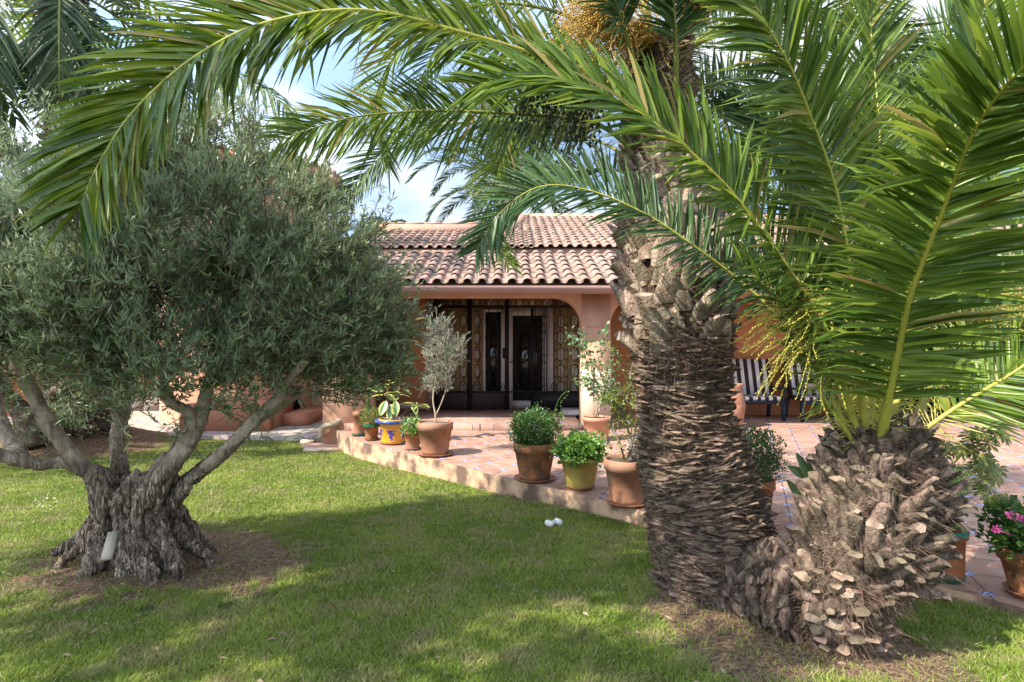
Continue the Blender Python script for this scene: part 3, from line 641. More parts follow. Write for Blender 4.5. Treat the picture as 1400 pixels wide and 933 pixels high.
dp = obj('curved_pipe', [tube(catmull([P(438.5,599,10.1),P(438.5,590,10.1),P(445,583,10.1),P(458,579.5,10.15),P(470,572,10.3)], 20), .055, 10)], M['twigpale'], rel=tuple(P(440,599,10.1)), smooth=True)
tag(dp, 'pale curved branch-like pipe bending down beside the terrace corner', 'pipe')
for a_, lb in (((430,613,50,14), 'reddish flat stone slab on the lawn by the terrace corner'), ((411,607,18,8), 'small pale stone lying left of the flat slab')):
    g = G(a_[0], a_[1], -.29); wd_ = a_[2]/F*g[1]
    o = obj('stone_slab', [obox((g[0]+.1,g[1]+.1,-.27),wd_,.3 if a_[2]>30 else .15,.07,(1,.1,0))], M['mortar'] if a_[2]>30 else M['clad'], rel=(g[0],g[1],-.3)); tag(o, lb, 'stone')
o = obj('stone_slab', [obox((-2.9-.3,9.95,-.29),.62,.34,.05,(1,.15,0))], M['clad'], rel=(-3.2,9.9,-.3)); tag(o, 'pale flat paving slab under the reddish slab at the terrace corner', 'stone')

# ---------------------------------------------------------------- palms
def frond(parent, ctrl, nh, L=.45, n=95, w=.027, start=.14, a0=62, a1=28, v=18, droop=.12, rr=.02, mat_l='leaflet', mat_r='rachis', tipw=.35, seed=None, spines=True, twist=.5, raw=False):
    pts = catmull([P(*c) if not raw else np.array(c) for c in ctrl], 48); T = unit(np.gradient(pts, axis=0))
    ln = np.concatenate([[0], np.cumsum(np.linalg.norm(np.diff(pts, axis=0), axis=1))]); tot = ln[-1]; lu = ln/tot
    r = rr*(1-.85*lu**.8)*(1+.9*np.exp(-lu/.035))
    fo = obj('frond', [tube(pts, r, 7, flat=.8)]+([] if not spines else [spine_set(pts, lu, nh, start, rr)]), M[mat_r], parent, smooth=True)
    parts = []
    for sgn in (-1, 1):
        s = np.linspace(start, .995, n)+rng.normal(0, .0025, n); s = np.clip(s, .02, .999)
        p = np.stack([np.interp(s, lu, pts[:,i]) for i in range(3)], 1); t = unit(np.stack([np.interp(s, lu, T[:,i]) for i in range(3)], 1))
        N0 = np.array(nh, float)[None]; nn = unit(N0-t*(t*N0).sum(1)[:,None]); b_ = np.cross(t, nn)*sgn
        uu = (s-start)/(1-start)
        a = np.radians(a0+(a1-a0)*uu+rng.normal(0, 4, n)); vv = np.radians(v+rng.normal(0, 9, n))
        d = t*np.cos(a)[:,None]+(b_*np.cos(vv)[:,None]+nn*np.sin(vv)[:,None])*np.sin(a)[:,None]
        LL = L*(.42+.58*np.sin(PI*np.clip(.16+uu*.78, 0, 1))**.8)*(1+rng.normal(0, .06, n)); LL *= np.where(rng.random(n) < .03, rng.random(n)*.6+.15, 1); d = unit(d+np.where(rng.random(n) < .03, .3, .03)[:,None]*rng.normal(0,1,(n,3))); LL *= np.where(uu > .9, 1-(uu-.9)*2.5, 1)
        tw = rng.normal(0, twist, n); sd = unit(np.cross(d, nn)); nrm = np.cross(sd, d)
        sd2 = sd*np.cos(tw)[:,None]+nrm*np.sin(tw)[:,None]; nr2 = unit(np.cross(sd2, d))
        secs = [0, .12, .45, .78, 1]; ws = [.35, .9, 1, .62, .02]; V = []
        for q_, wq in zip(secs, ws):
            c = p+d*(LL*q_)[:,None]; c[:,2] -= droop*LL*q_*q_*(1+.5*rng.random(1))
            hw = (w*wq/2); V += [c+sd2*hw+nr2*hw*.55, c, c-sd2*hw+nr2*hw*.55]
        V = np.stack(V, 1).reshape(-1,3); i = np.arange(n)*15; f = []
        for k in range(4):
            f.append(np.stack([i+3*k, i+3*k+1, i+3*k+4, i+3*k+3], 1)); f.append(np.stack([i+3*k+1, i+3*k+2, i+3*k+5, i+3*k+4], 1))
        parts.append((V, f))
    obj('leaflets', parts, M[mat_l], fo)
    return fo
def spine_set(pts, lu, nh, start, rr):
    n = 24; P_, D_, N_ = [], [], []
    T = unit(np.gradient(pts, axis=0))
    for s in np.linspace(.03, start+.02, n):
        p = np.array([np.interp(s, lu, pts[:,i]) for i in range(3)]); t = unit(np.array([np.interp(s, lu, T[:,i]) for i in range(3)]))
        nn = unit(np.array(nh, float)-t*t.dot(np.array(nh, float))); b_ = np.cross(t, nn)
        for sg in (-1,1):
            P_.append(p); D_.append(t*random.uniform(.1,.8)+b_*sg*.8+nn*random.uniform(-.9,.9)); N_.append(nn)
    return leaves(np.array(P_), np.array(D_), np.array(N_), .09+.17*rng.random(len(P_))*np.linspace(.4,1.2,len(P_)), .006)
def auto_frond(parent, c, az, el, Lf, nh=None, bend=1.0, **kw):
    """crown frond from point c, azimuth az, starting elevation el, arching under gravity"""
    d = np.array([math.cos(az)*math.cos(el), math.sin(az)*math.cos(el), math.sin(el)]); pts = [np.array(c, float)]; k = 7
    e = el
    for i in range(k):
        e -= bend*(.10+.09*i); st_ = Lf/k; pts.append(pts[-1]+np.array([math.cos(az)*math.cos(e), math.sin(az)*math.cos(e), math.sin(e)])*st_)
    if nh is None: nh = (-math.cos(az)*.4, -math.sin(az)*.4, 1)
    return frond(parent, pts, nh, raw=True, **kw)
def trunk_frame(path):
    p = np.array(path, float); c = catmull(p, 60); return c
def stubs(path, n, size, region=(0,1), jitter=.3, cut=True, seed=1, scat=.12, rowtilt=0, big=.55):
    """leaf bases: spiral of stubs. size(t)-> (w,h,out,tilt)"""
    r_ = random.Random(seed); c = trunk_frame(path); out = [[],[]]; T = unit(np.gradient(c[:,:3], axis=0))
    lo, hi = region
    for i in range(n):
        t = lo+(hi-lo)*(i+.5)/n+r_.uniform(-.006,.006); a = i*2.39996+r_.uniform(-scat,scat); idx = t*(len(c)-1); i0 = int(idx); fr_ = idx-i0; i1 = min(i0+1, len(c)-1)
        q_ = c[i0]*(1-fr_)+c[i1]*fr_; ax = unit(T[i0]*(1-fr_)+T[i1]*fr_); cen, rad = q_[:3], q_[3]
        e1 = unit(np.cross(ax, [0,1,0])); e2 = np.cross(ax, e1); ro = e1*math.cos(a)+e2*math.sin(a); tg = np.cross(ax, ro)
        if ro[1] > .45: continue            # far side, never seen even from a step aside
        w_, h_, o_, tilt = size(t, a); g_ = 1-big*.6+big*1.3*r_.random()**1.6; w_ *= g_*r_.uniform(.75,1.25); h_ *= g_*r_.uniform(.7,1.35); o_ *= r_.uniform(.4,1.6); tilt += r_.uniform(-.3,.3)
        d = ro*math.cos(tilt)+ax*math.sin(tilt)+tg*r_.uniform(-.3,.3); up = unit(ax-d*ax.dot(d)); sd = np.cross(d, up); rl = r_.uniform(-.3,.3)+rowtilt; sd, up = sd*math.cos(rl)+up*math.sin(rl), up*math.cos(rl)-sd*math.sin(rl)
        b0 = cen+ro*rad*.90
        shape = [(-1,-.2),(-.72,.45),(-.1,.75),(.6,.55),(1,-.1),(.72,-.6),(-.55,-.65)]; m_ = len(shape); V = []
        for k, (s, sc_) in enumerate(((0,1.15),(.55,.98),(1.0,.66))):
            cc = b0+d*(rad*.12+o_)*s
            tiltc = r_.uniform(-.5,.5) if k == 2 else tiltc if k else r_.random(); tz = r_.uniform(-.3,.55) if k == 2 else 0; tiltc = tiltc if k == 2 else 0
            for sx, sz in shape: V.append(cc+sd*sx*w_/2*sc_*r_.uniform(.85,1.15)+up*sz*h_/2*sc_*r_.uniform(.75,1.25)+d*(sx*tiltc*w_*.4-sz*tz*h_*.5+r_.uniform(-.08,.08)*o_))
        V = np.array(V); k = np.arange(m_); F_ = np.vstack([np.stack([j*m_+k, j*m_+(k+1)%m_, (j+1)*m_+(k+1)%m_, (j+1)*m_+k],1) for j in range(2)])
        out[0].append((V, F_)); out[1].append((V[2*m_:].copy(), np.array([k]), 1))
        if not cut: out[1][-1] = (V[2*m_:].copy(), np.array([k]), 0)
    return out[0]+out[1]
def fibres(path, n, region, L=.09, spread=.05, w=.0035, seed=3):
    c = trunk_frame(path); r = np.random.default_rng(seed); T = unit(np.gradient(c[:,:3], axis=0))
    t = region[0]+(region[1]-region[0])*r.random(n); idx = (t*(len(c)-1)).astype(int); q_ = c[idx]; ax = T[idx]
    a = r.random(n)*2*PI; e1 = unit(np.cross(ax, np.array([0,1.,0]))); e2 = np.cross(ax, e1)
    ro = e1*np.cos(a)[:,None]+e2*np.sin(a)[:,None]; tg = np.cross(ax, ro); keep = ro[:,1] < .4
    p = q_[:,:3]+ro*(q_[:,3]*(.98+.1*r.random(n)))[:,None]; d = unit(tg*r.normal(0,1,n)[:,None]+ax*r.normal(.1,.8,n)[:,None]+ro*(r.random(n)*.7)[:,None])
    LL = L*(.4+r.random(n)); s = unit(np.cross(d, ro))*w/2; m1 = p+d*(LL*.5)[:,None]+ro*(spread*r.random(n)*.6)[:,None]; tip = p+d*LL[:,None]+ro*(spread*r.normal(.1,.6,n))[:,None]-np.array([0,0,1])*(LL*.25)[:,None]
    V = np.stack([p-s,p+s,m1+s*.8,m1-s*.8,tip],1)[keep].reshape(-1,3); i = np.arange(keep.sum())*5
    return (V, [np.stack([i,i+1,i+2,i+3],1), np.stack([i+3,i+2,i+4],1)])
def core(path, k=.95, n=50, sides=28, amp=.03):
    c = catmull(np.array(path, float), n); V, Fs = tube(c[:,:3], c[:,3]*k, sides)
    V = np.array([v+np.array(noise.noise_vector(Vector(v*9)))*amp for v in V]); return (V, Fs)
def clusters(c, n, L, dirs, droop, beads=14, r=.0025, br=.006, sp=.5):
    """flower/fruit strands: fine curved strips with beads"""
    c = np.array(c, float); Vp = []; bc = []
    for i in range(n):
        d = unit(np.array(dirs, float)+rng.normal(0, sp, 3)); l = L*random.uniform(.6,1.15); t = np.linspace(0,1,7)
        wv = rng.normal(0, .02, 3)
        pts = c+rng.normal(0,.015,3)+d*(t*l)[:,None]+np.array([0,0,-1])*(droop*l*t*t)[:,None]+np.sin(t*6)[:,None]*wv
        Vp.append(tube(pts, r, 3, False))
        for q_ in np.linspace(.25,1,beads): bc.append(np.array([np.interp(q_, t, pts[:,k]) for k in range(3)])+rng.normal(0,.004,3))
    return Vp+[blobs(bc, br)]

# palm with the curved tall trunk
zA = float(zl(1.2,3.75))
pathA = [(*P(975,842,3.76),.30),(*P(972,800,3.76),.315),(*P(972,745,3.77),.355),(*P(965,700,3.78),.345),(*P(952,650,3.8),.325),(*P(939,600,3.82),.30),(*P(933,500,3.86),.28),(*P(926,420,3.9),.33),(*P(922,350,3.95),.345),(*P(913,280,3.98),.25),(*P(905,200,4.0),.20),(*P(900,120,4.0),.19),(*P(897,60,4.0),.17)]
palmA = thing('date_palm', 'tall date palm with a thick curved scaly trunk standing left of the short palm', 'palm tree', (pathA[1][0],pathA[1][1],zA))
obj('trunk', [core(pathA)], M['core'], palmA, smooth=True)
def sizeA(t, a):
    return (.17,.026,.019,.2)
obj('trunk_scars', stubs(pathA, 1900, sizeA, (.03,.56), seed=4, cut=False, scat=.6, rowtilt=.12), M['scar'], palmA)
obj('leaf_bases', stubs(pathA, 230, lambda t,a: (.125,.10,.10,.95), (.52,.84), seed=5, big=.35), [M['bootpale'], M['bootpale']], palmA)
obj('fibre', [fibres(pathA, 2600, (.50,.84), .11, .04), fibres(pathA, 3500, (.82,.99), .13, .06, .0035, 18), fibres(pathA, 9000, (.0,.56), .07, .03, .003, 8)], M['fibre'], palmA)
obj('upper_leaf_bases', stubs(pathA, 260, lambda t,a: (.10,.07,.07,.9), (.82,.99), seed=9), [M['boot'], M['bootcut']], palmA)
cA = pathA[-1][:3]
# fronds seen in the photo
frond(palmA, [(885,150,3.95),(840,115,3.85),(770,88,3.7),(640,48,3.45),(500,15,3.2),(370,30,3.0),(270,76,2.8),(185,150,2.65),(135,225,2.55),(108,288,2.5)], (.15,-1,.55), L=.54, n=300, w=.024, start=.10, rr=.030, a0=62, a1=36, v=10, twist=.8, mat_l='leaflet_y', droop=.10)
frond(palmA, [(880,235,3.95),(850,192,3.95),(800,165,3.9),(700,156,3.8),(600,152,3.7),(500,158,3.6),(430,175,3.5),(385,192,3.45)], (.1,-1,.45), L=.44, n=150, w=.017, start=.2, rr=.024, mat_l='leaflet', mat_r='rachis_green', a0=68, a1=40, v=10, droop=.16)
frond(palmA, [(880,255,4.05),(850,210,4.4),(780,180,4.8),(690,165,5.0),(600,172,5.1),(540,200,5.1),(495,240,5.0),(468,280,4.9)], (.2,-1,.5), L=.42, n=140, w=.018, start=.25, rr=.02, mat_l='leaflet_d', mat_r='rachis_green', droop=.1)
frond(palmA, [(880,260,3.9),(850,235,4.0),(800,232,4.2),(740,245,4.4),(690,265,4.5)], (0,-1,.4), L=.3, n=50, w=.016, start=.2, rr=.014, mat_l='leaflet_far', mat_r='rachis_green')
for (az, el, Lf) in ((2.9,.75,2.9),(3.4,1.1,3.0),(2.5,1.0,3.2),(1.9,.9,3.0),(1.2,.8,3.2),(.6,.7,3.2),(.1,.55,3.0),(-.35,.9,2.9),(4.2,1.25,2.6),(5.0,1.3,2.4),(2.2,.4,3.0),(.9,.3,3.0),(.35,1.15,3.1),(1.6,1.3,3.0)):
    auto_frond(palmA, np.array(cA)+np.array([math.cos(az),math.sin(az),-.6])*.12, az, el, Lf, L=.42, n=95, w=.018, start=.2, rr=.022, mat_l=random.choice(['leaflet','leaflet_d']), mat_r='rachis_green')
for (px_, py_, D_, n_, L_, dr, mt) in ((822,18,3.7,260,.50,(-.55,-.2,.25),'flower_far'),(860,50,3.8,130,.5,(-.5,-.3,.3),'flower_far'),(900,30,3.7,60,.5,(.1,-.5,.6),'flower_far')):
    obj('flower_cluster', clusters(P(px_+35,py_+10,D_), n_, L_, dr, .55, 16, .0018, .005, .24), M[mt], palmA)
for ct, kw in (
 ([(900,150,4.0),(950,60,4.1),(1050,10,4.3),(1180,30,4.5),(1300,90,4.7)], {}), ([(905,160,4.0),(960,120,4.2),(1040,110,4.5),(1130,150,4.8),(1200,220,5.0)], {}),
 ([(885,160,3.85),(866,80,3.6),(842,10,3.4),(800,-80,3.2),(740,-150,3.0)], dict(start=.4)), ([(925,160,3.85),(924,60,3.6),(916,-40,3.4),(900,-120,3.2)], dict(start=.4)),
 ([(915,180,4.1),(985,150,4.3),(1040,180,4.5),(1080,250,4.7),(1100,330,4.8)], {})):
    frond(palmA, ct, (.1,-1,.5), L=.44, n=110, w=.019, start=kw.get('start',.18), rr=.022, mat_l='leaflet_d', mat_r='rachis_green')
for (px_, py_, n_) in ((735,122,36),(775,138,40),(800,150,30)):
    obj('date_cluster', clusters(P(px_+10,py_-12,3.55), n_, .26, (-.2,-.1,-.2), .6, 7, .002, .011, .6), M['date'], palmA)

# short palm
pathB = [(*P(1150,897,3.02),.10),(*P(1154,860,3.03),.145),(*P(1146,800,3.05),.20),(*P(1164,765,3.06),.24),(*P(1180,740,3.07),.265),(*P(1198,690,3.09),.27),(*P(1203,645,3.1),.225),(*P(1200,605,3.1),.18),(*P(1196,585,3.1),.12)]
palmB = thing('young_date_palm', 'short date palm with bulging trunk of cut leaf stubs in the right foreground', 'palm tree', (pathB[0][0],pathB[0][1],float(zl(1.6,3.0))))
obj('trunk', [core(pathB, .92)], M['core'], palmB, smooth=True)
obj('leaf_bases', stubs(pathB, 800, lambda t,a: ((.060+.026*math.sin(PI*t))*(1+.3*math.cos(a)),(.050+.026*math.sin(PI*t))*(1+.25*math.cos(a)),.06+.05*math.sin(PI*t),.35+.7*t), (.02,.95), seed=12, scat=.25, big=.6), [M['boot'], M['bootcut']], palmB)
obj('fibre', [fibres(pathB, 15000, (.03,.98), .11, .07, .0026, 5)], M['fibre'], palmB)
# shoulder of old roots joining the two trunks
rp = [(*P(1010,828,3.55),.17),(*P(1040,800,3.42),.20),(*P(1075,805,3.25),.21),(*P(1108,815,3.12),.22)]
obj('root_mass', [core(rp, 1, 24, 20, .06)], M['core'], palmB, smooth=True)
obj('root_scales', stubs(rp, 420, lambda t,a: (.10,.05,.03,.3), (0,1), seed=31, cut=False), M['boot'], palmB)
obj('root_fibre', [fibres(rp, 2600, (0,1), .06, .02, .003, 15)], M['fibre'], palmB)
Bf = [
 ([(1202,622,3.0),(1211,566,2.86),(1228,480,2.66),(1246,400,2.45),(1290,285,2.2),(1325,193,2.0),(1365,130,1.85),(1420,75,1.7),(1500,30,1.6)], (-.35,-1,.1), dict(L=.50,n=165,w=.024,start=.17,rr=.027,a0=64,a1=40,v=14,twist=.8)),
 ([(1186,615,3.04),(1176,530,2.97),(1165,400,2.9),(1145,270,2.8),(1108,160,2.65),(1075,82,2.5),(1030,5,2.4),(985,-60,2.3)], (0,-1,.25), dict(L=.50,n=185,w=.022,start=.16,rr=.024,a0=66,a1=38,v=12,twist=.8)),
 ([(1176,612,3.03),(1148,510,2.93),(1098,400,2.8),(1015,282,2.65),(960,223,2.55),(885,162,2.45),(800,118,2.4),(720,104,2.38),(645,118,2.36)], (.35,-1,.5), dict(L=.40,n=200,w=.019,start=.18,rr=.022,a0=62,a1=30,v=20,twist=.8)),
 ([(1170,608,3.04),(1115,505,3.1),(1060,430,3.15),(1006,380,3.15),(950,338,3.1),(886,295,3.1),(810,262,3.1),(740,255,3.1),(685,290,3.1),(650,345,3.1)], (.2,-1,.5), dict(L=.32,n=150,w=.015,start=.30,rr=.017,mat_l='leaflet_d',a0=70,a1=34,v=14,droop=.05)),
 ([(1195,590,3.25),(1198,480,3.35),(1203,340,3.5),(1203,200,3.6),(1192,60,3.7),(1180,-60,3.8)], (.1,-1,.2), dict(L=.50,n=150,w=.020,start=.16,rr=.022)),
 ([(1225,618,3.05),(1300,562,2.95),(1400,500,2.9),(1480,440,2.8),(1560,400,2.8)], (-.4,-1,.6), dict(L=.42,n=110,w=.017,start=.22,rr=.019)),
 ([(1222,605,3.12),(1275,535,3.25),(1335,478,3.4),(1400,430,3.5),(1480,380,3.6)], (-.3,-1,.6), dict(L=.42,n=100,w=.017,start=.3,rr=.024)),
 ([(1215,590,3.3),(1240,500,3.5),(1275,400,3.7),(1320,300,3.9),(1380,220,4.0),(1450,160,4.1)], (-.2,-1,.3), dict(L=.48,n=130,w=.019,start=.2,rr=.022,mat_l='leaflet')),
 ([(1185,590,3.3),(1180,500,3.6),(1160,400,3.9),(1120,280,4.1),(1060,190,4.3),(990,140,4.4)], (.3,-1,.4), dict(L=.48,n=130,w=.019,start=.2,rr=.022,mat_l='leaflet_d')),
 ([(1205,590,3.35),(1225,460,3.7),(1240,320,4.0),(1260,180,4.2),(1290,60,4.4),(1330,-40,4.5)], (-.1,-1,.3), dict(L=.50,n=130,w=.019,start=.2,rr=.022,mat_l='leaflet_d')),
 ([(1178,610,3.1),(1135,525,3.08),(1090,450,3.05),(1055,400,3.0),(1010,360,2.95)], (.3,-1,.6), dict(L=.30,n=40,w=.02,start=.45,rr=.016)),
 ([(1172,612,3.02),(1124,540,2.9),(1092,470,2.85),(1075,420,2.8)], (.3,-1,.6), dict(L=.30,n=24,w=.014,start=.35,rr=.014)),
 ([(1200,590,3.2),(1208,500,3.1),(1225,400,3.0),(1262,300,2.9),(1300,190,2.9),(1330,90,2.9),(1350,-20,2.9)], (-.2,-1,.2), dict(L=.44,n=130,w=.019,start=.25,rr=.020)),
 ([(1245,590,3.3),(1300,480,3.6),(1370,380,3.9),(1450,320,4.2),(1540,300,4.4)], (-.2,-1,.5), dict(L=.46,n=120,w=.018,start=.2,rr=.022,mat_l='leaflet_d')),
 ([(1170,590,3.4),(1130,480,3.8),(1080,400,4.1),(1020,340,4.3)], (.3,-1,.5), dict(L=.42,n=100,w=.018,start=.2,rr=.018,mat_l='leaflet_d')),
]
for ct, nh, kw in Bf: frond(palmB, ct, nh, **kw)
for (px_,py_,D_,n_,L_,dr) in ((1135,415,2.75,46,.40,(-.9,-.1,-.05)),(1125,440,2.75,26,.32,(-.7,-.1,-.4)),(1150,430,2.9,30,.3,(-.2,-.2,.4)),(1225,440,3.1,40,.3,(.1,-.2,.4)),(1330,440,3.1,90,.5,(.7,-.2,.1)),(1300,400,3.2,60,.5,(.8,-.1,.3))):
    obj('flower_cluster', clusters(P(px_,py_,D_), n_, L_, dr, .35, 20, .0016, .0038, .24), M['flower'], palmB)

# far palm left with mound, palm behind house, distant palm tops
pathC = [(*P(130,603,10.4),.40),(*P(130,580,10.4),.42),(*P(128,560,10.4),.55),(*P(122,540,10.4),.60),(*P(118,500,10.4),.52),(*P(105,300,10.2),.40),(*P(92,100,10.0),.36),(*P(88,-20,9.9),.34)]
palmC = thing('date_palm', 'distant palm rising behind the olive tree on a mound at the far left', 'palm tree', pathC[0][:3])
obj('trunk', [core(pathC, 1)], M['core'], palmC, smooth=True)
obj('leaf_bases', stubs(pathC, 500, lambda t,a: (.16,.09,.07,.6), (.02,.98), seed=41), [M['boot'], M['bootcut']], palmC)
obj('fibre', [fibres(pathC, 5000, (.02,1), .2, .1, .008, 7)], M['fibre'], palmC)
cC = pathC[-1][:3]
for i_, az in enumerate(np.linspace(0, 2*PI, 19)[:-1]):
    auto_frond(palmC, cC, az+random.uniform(-.1,.1), random.choice([.15,.5,.9,-.2]), 4.0, bend=.85, L=.6, n=60, w=.045, start=.15, rr=.035, mat_l=random.choice(['leaflet_d','leaflet_far','leaflet']), mat_r='rachis_green', droop=.25)
for ct in ([(88,10,9.8),(60,60,9.5),(40,85,9.2),(0,60,9.0),(-50,20,8.8)], [(100,150,9.6),(60,110,9.3),(20,75,9.0),(-20,50,8.8)], [(100,170,9.6),(55,135,9.3),(10,100,9.0),(-30,80,8.8)], [(90,20,9.8),(200,60,9.6),(300,95,9.4),(370,130,9.2),(410,175,9.1)], [(85,0,9.8),(82,40,9.2),(75,90,9.0),(72,130,9.0)], [(85,0,9.8),(120,30,9.2),(130,80,9.0),(125,130,9.0)]):
    frond(palmC, ct, (.1,-.8,.8), L=.55, n=60, w=.04, start=.1, rr=.03, mat_l='leaflet_far' if ct[1][0] < 100 and ct[-1][0] > 0 else 'leaflet_d', mat_r='rachis_green', droop=.5)
pD = P(695,262,22)
palmD = thing('date_palm', 'palm with feathery crown behind the main tiled roof', 'palm tree', (pD[0],pD[1],-.3))
obj('trunk', [tube([(pD[0],22,-.4),(pD[0],22,pD[2])], .3, 12)], M['core'], palmD)
for i_ in range(30):
    az = i_*2.39996; auto_frond(palmD, pD+np.array([0,0,.3]), az, [1.3,1.0,.65,.3,.0][i_%5], 4.2, bend=.55, L=.55, n=60, w=.05, start=.12, rr=.04, mat_l='leaflet_far', mat_r='rachis_green', spines=False)
pE = P(525,322,30)
palmE = thing('distant_palm', 'small distant palm top peeking over the left roof ridge', 'palm tree', (pE[0],30,-.3))
obj('trunk', [tube([(pE[0],30,-.4),(pE[0],30,pE[2])], .3, 10)], M['core'], palmE)
for i_ in range(16): auto_frond(palmE, pE, i_*2.4, [1.2,.7,.3][i_%3], 1.6, bend=.7, L=.35, n=26, w=.07, start=.1, rr=.03, mat_l='leaflet_far', spines=False)

# ---------------------------------------------------------------- olive trees
def remesh(o, vox, amp, scale, zs=.35, amp2=.0, scale2=40, fall=.42):
    md = o.modifiers.new('r', 'REMESH'); md.mode = 'VOXEL'; md.voxel_size = vox; md.use_smooth_shade = True
    s = o.modifiers.new('s', 'SMOOTH'); s.iterations = 3; s.factor = .5
    dg = bpy.context.evaluated_depsgraph_get(); me = bpy.data.meshes.new_from_object(o.evaluated_get(dg))
    o.modifiers.clear(); old = o.data; o.data = me; bpy.data.meshes.remove(old)
    n_ = len(me.vertices); co = np.empty(n_*3, np.float32); me.vertices.foreach_get('co', co); co = co.reshape(-1,3)
    no = np.empty(n_*3, np.float32); me.vertices.foreach_get('normal', no); no = no.reshape(-1,3)
    out = co.copy()
    for i_ in range(n_):
        x_, y_, z_ = co[i_]; tw_a = z_*1.1; v = noise.noise((x_*scale+tw_a, y_*scale, z_*scale*zs)); h = min(1, abs(v)*4.5)*1.25-.95
        v2 = noise.noise((x_*scale*2.3+5, y_*scale*2.3, z_*scale*zs*2.9)); h += .5*min(1, abs(v2)*4)-.3+.6*noise.noise((x_*7, y_*7, z_*3))
        if amp2: h += amp2/amp*noise.noise((x_*scale2, y_*scale2, z_*scale2*.6))
        k_a = 1 if z_ < fall else max(.28, 1-(z_-fall)*3.2); out[i_] = co[i_]+no[i_]*amp*h*k_a
    me.vertices.foreach_set('co', out.ravel()); me.polygons.foreach_set('use_smooth', np.ones(len(me.polygons), bool)); me.update()
def twigs_leaves(ends, dirs, n_leaf, TL, LL, LW, zb=.25, spread=.5):
    """twigs from points 'ends' along dirs with leaves in pairs; returns (twig parts, leaf part)"""
    ends = np.array(ends); n_ = len(ends); dirs = unit(np.array(dirs)); L_ = TL*(.6+.8*rng.random(n_))
    t = rng.random((n_, n_leaf))**.85; bend = rng.normal(0, .18, (n_,3)); bend[:,2] -= .12
    p = ends[:,None]+dirs[:,None]*(t*L_[:,None])[...,None]+bend[:,None]*(t**2*L_[:,None])[...,None]
    dd = dirs[:,None]*.75+rng.normal(0, spread, (n_, n_leaf, 3)); dd[...,2] += zb
    nn = rng.normal(0, .6, (n_, n_leaf, 3)); nn[...,2] += 1
    lf = leaves(p.reshape(-1,3), dd.reshape(-1,3), nn.reshape(-1,3), LL*(.6+.7*rng.random(n_*n_leaf)), LW*(.8+.4*rng.random(n_*n_leaf)), .5)
    # twig strips (thin 3-sided prism, 2 segments)
    e = ends; m_ = ends+dirs*(L_*.5)[:,None]+bend*(.25*L_)[:,None]; f_ = ends+dirs*L_[:,None]+bend*L_[:,None]
    u = unit(np.cross(dirs, np.array([.3,.2,1.]))); w_ = np.cross(dirs, u); V = []
    for q_, r in ((e,.004),(m_,.0028),(f_,.001)):
        for a in (0, 2.09, 4.19): V.append(q_+(u*math.cos(a)+w_*math.sin(a))*r)
    V = np.stack(V,1).reshape(-1,3); i = np.arange(n_)*9; f = []
    for s in (0,3):
        for a,b_ in ((0,1),(1,2),(2,0)): f.append(np.stack([i+s+a,i+s+b_,i+s+3+b_,i+s+3+a],1))
    return (V, f), lf
def crown(parent, ells, ntw, nleaf, TL, LL, LW, mat_='oliveleaf', centre=None, clump=None, **kw):
    pts, drs = [], []; tot = sum((e[3]*e[4]*e[5])**.85 for e in ells)
    for e in ells:
        k = int(ntw*(e[3]*e[4]*e[5])**.85/tot); c = np.array(e[:3]); R = np.array(e[3:6])
        d = rdir(k); rr = (.25+.75*rng.random(k)**.55); p = c+d*rr[:,None]*R
        if clump:  # gather towards clump centres
            cc = c+rdir(clump)*((.35+.65*rng.random(clump)**.5)[:,None])*R
            j = np.argmin(((p[:,None]-cc[None])**2).sum(2), 1); p = p*.40+cc[j]*.60+rng.normal(0,.04,(k,3))
        base = np.array(centre) if centre is not None else c
        o_ = unit(p-base); dr = unit(o_*.8+rng.normal(0,.45,(k,3))+np.array([0,0,.22])); pts.append(p); drs.append(dr)
    pts = np.vstack(pts); drs = np.vstack(drs)
    tw_, lf = twigs_leaves(pts, drs, nleaf, TL, LL, LW, **kw)
    return tw_, lf
# main olive
zo = float(zl(-2.7,4.3)); olive = thing('olive_tree', 'old gnarled olive tree with a thick split trunk in the left foreground', 'olive tree', (-2.75,4.3,zo))
def PT(l, r, s=10, n=16, rough=0): 
    pts = catmull([P(*q_) for q_ in l], n); rr = np.interp(np.linspace(0,1,n), np.linspace(0,1,len(r)), r); return tube(pts, rr, s, rough=rough)
tr = []
PT0 = PT
def root(l, r):
    a, b_ = l[0], l[1]; l = [(184+(q_[0]-184)*(.86 if i_ < 2 else .94), q_[1], q_[2]) for i_, q_ in enumerate(l)]; a, b_ = l[0], l[1]; l = [(a[0]+(a[0]-b_[0])*.3, a[1]+22, a[2])]+l; return PT0(l, [r[0]*.6]+r)
tr.append(PT([(185,800,4.38),(182,750,4.36),(180,700,4.34),(185,662,4.32)], [.25,.23,.21,.15], 14))
tr.append(PT([(150,780,4.4),(155,730,4.4),(150,690,4.35),(140,655,4.3)], [.20,.15,.11,.09]))
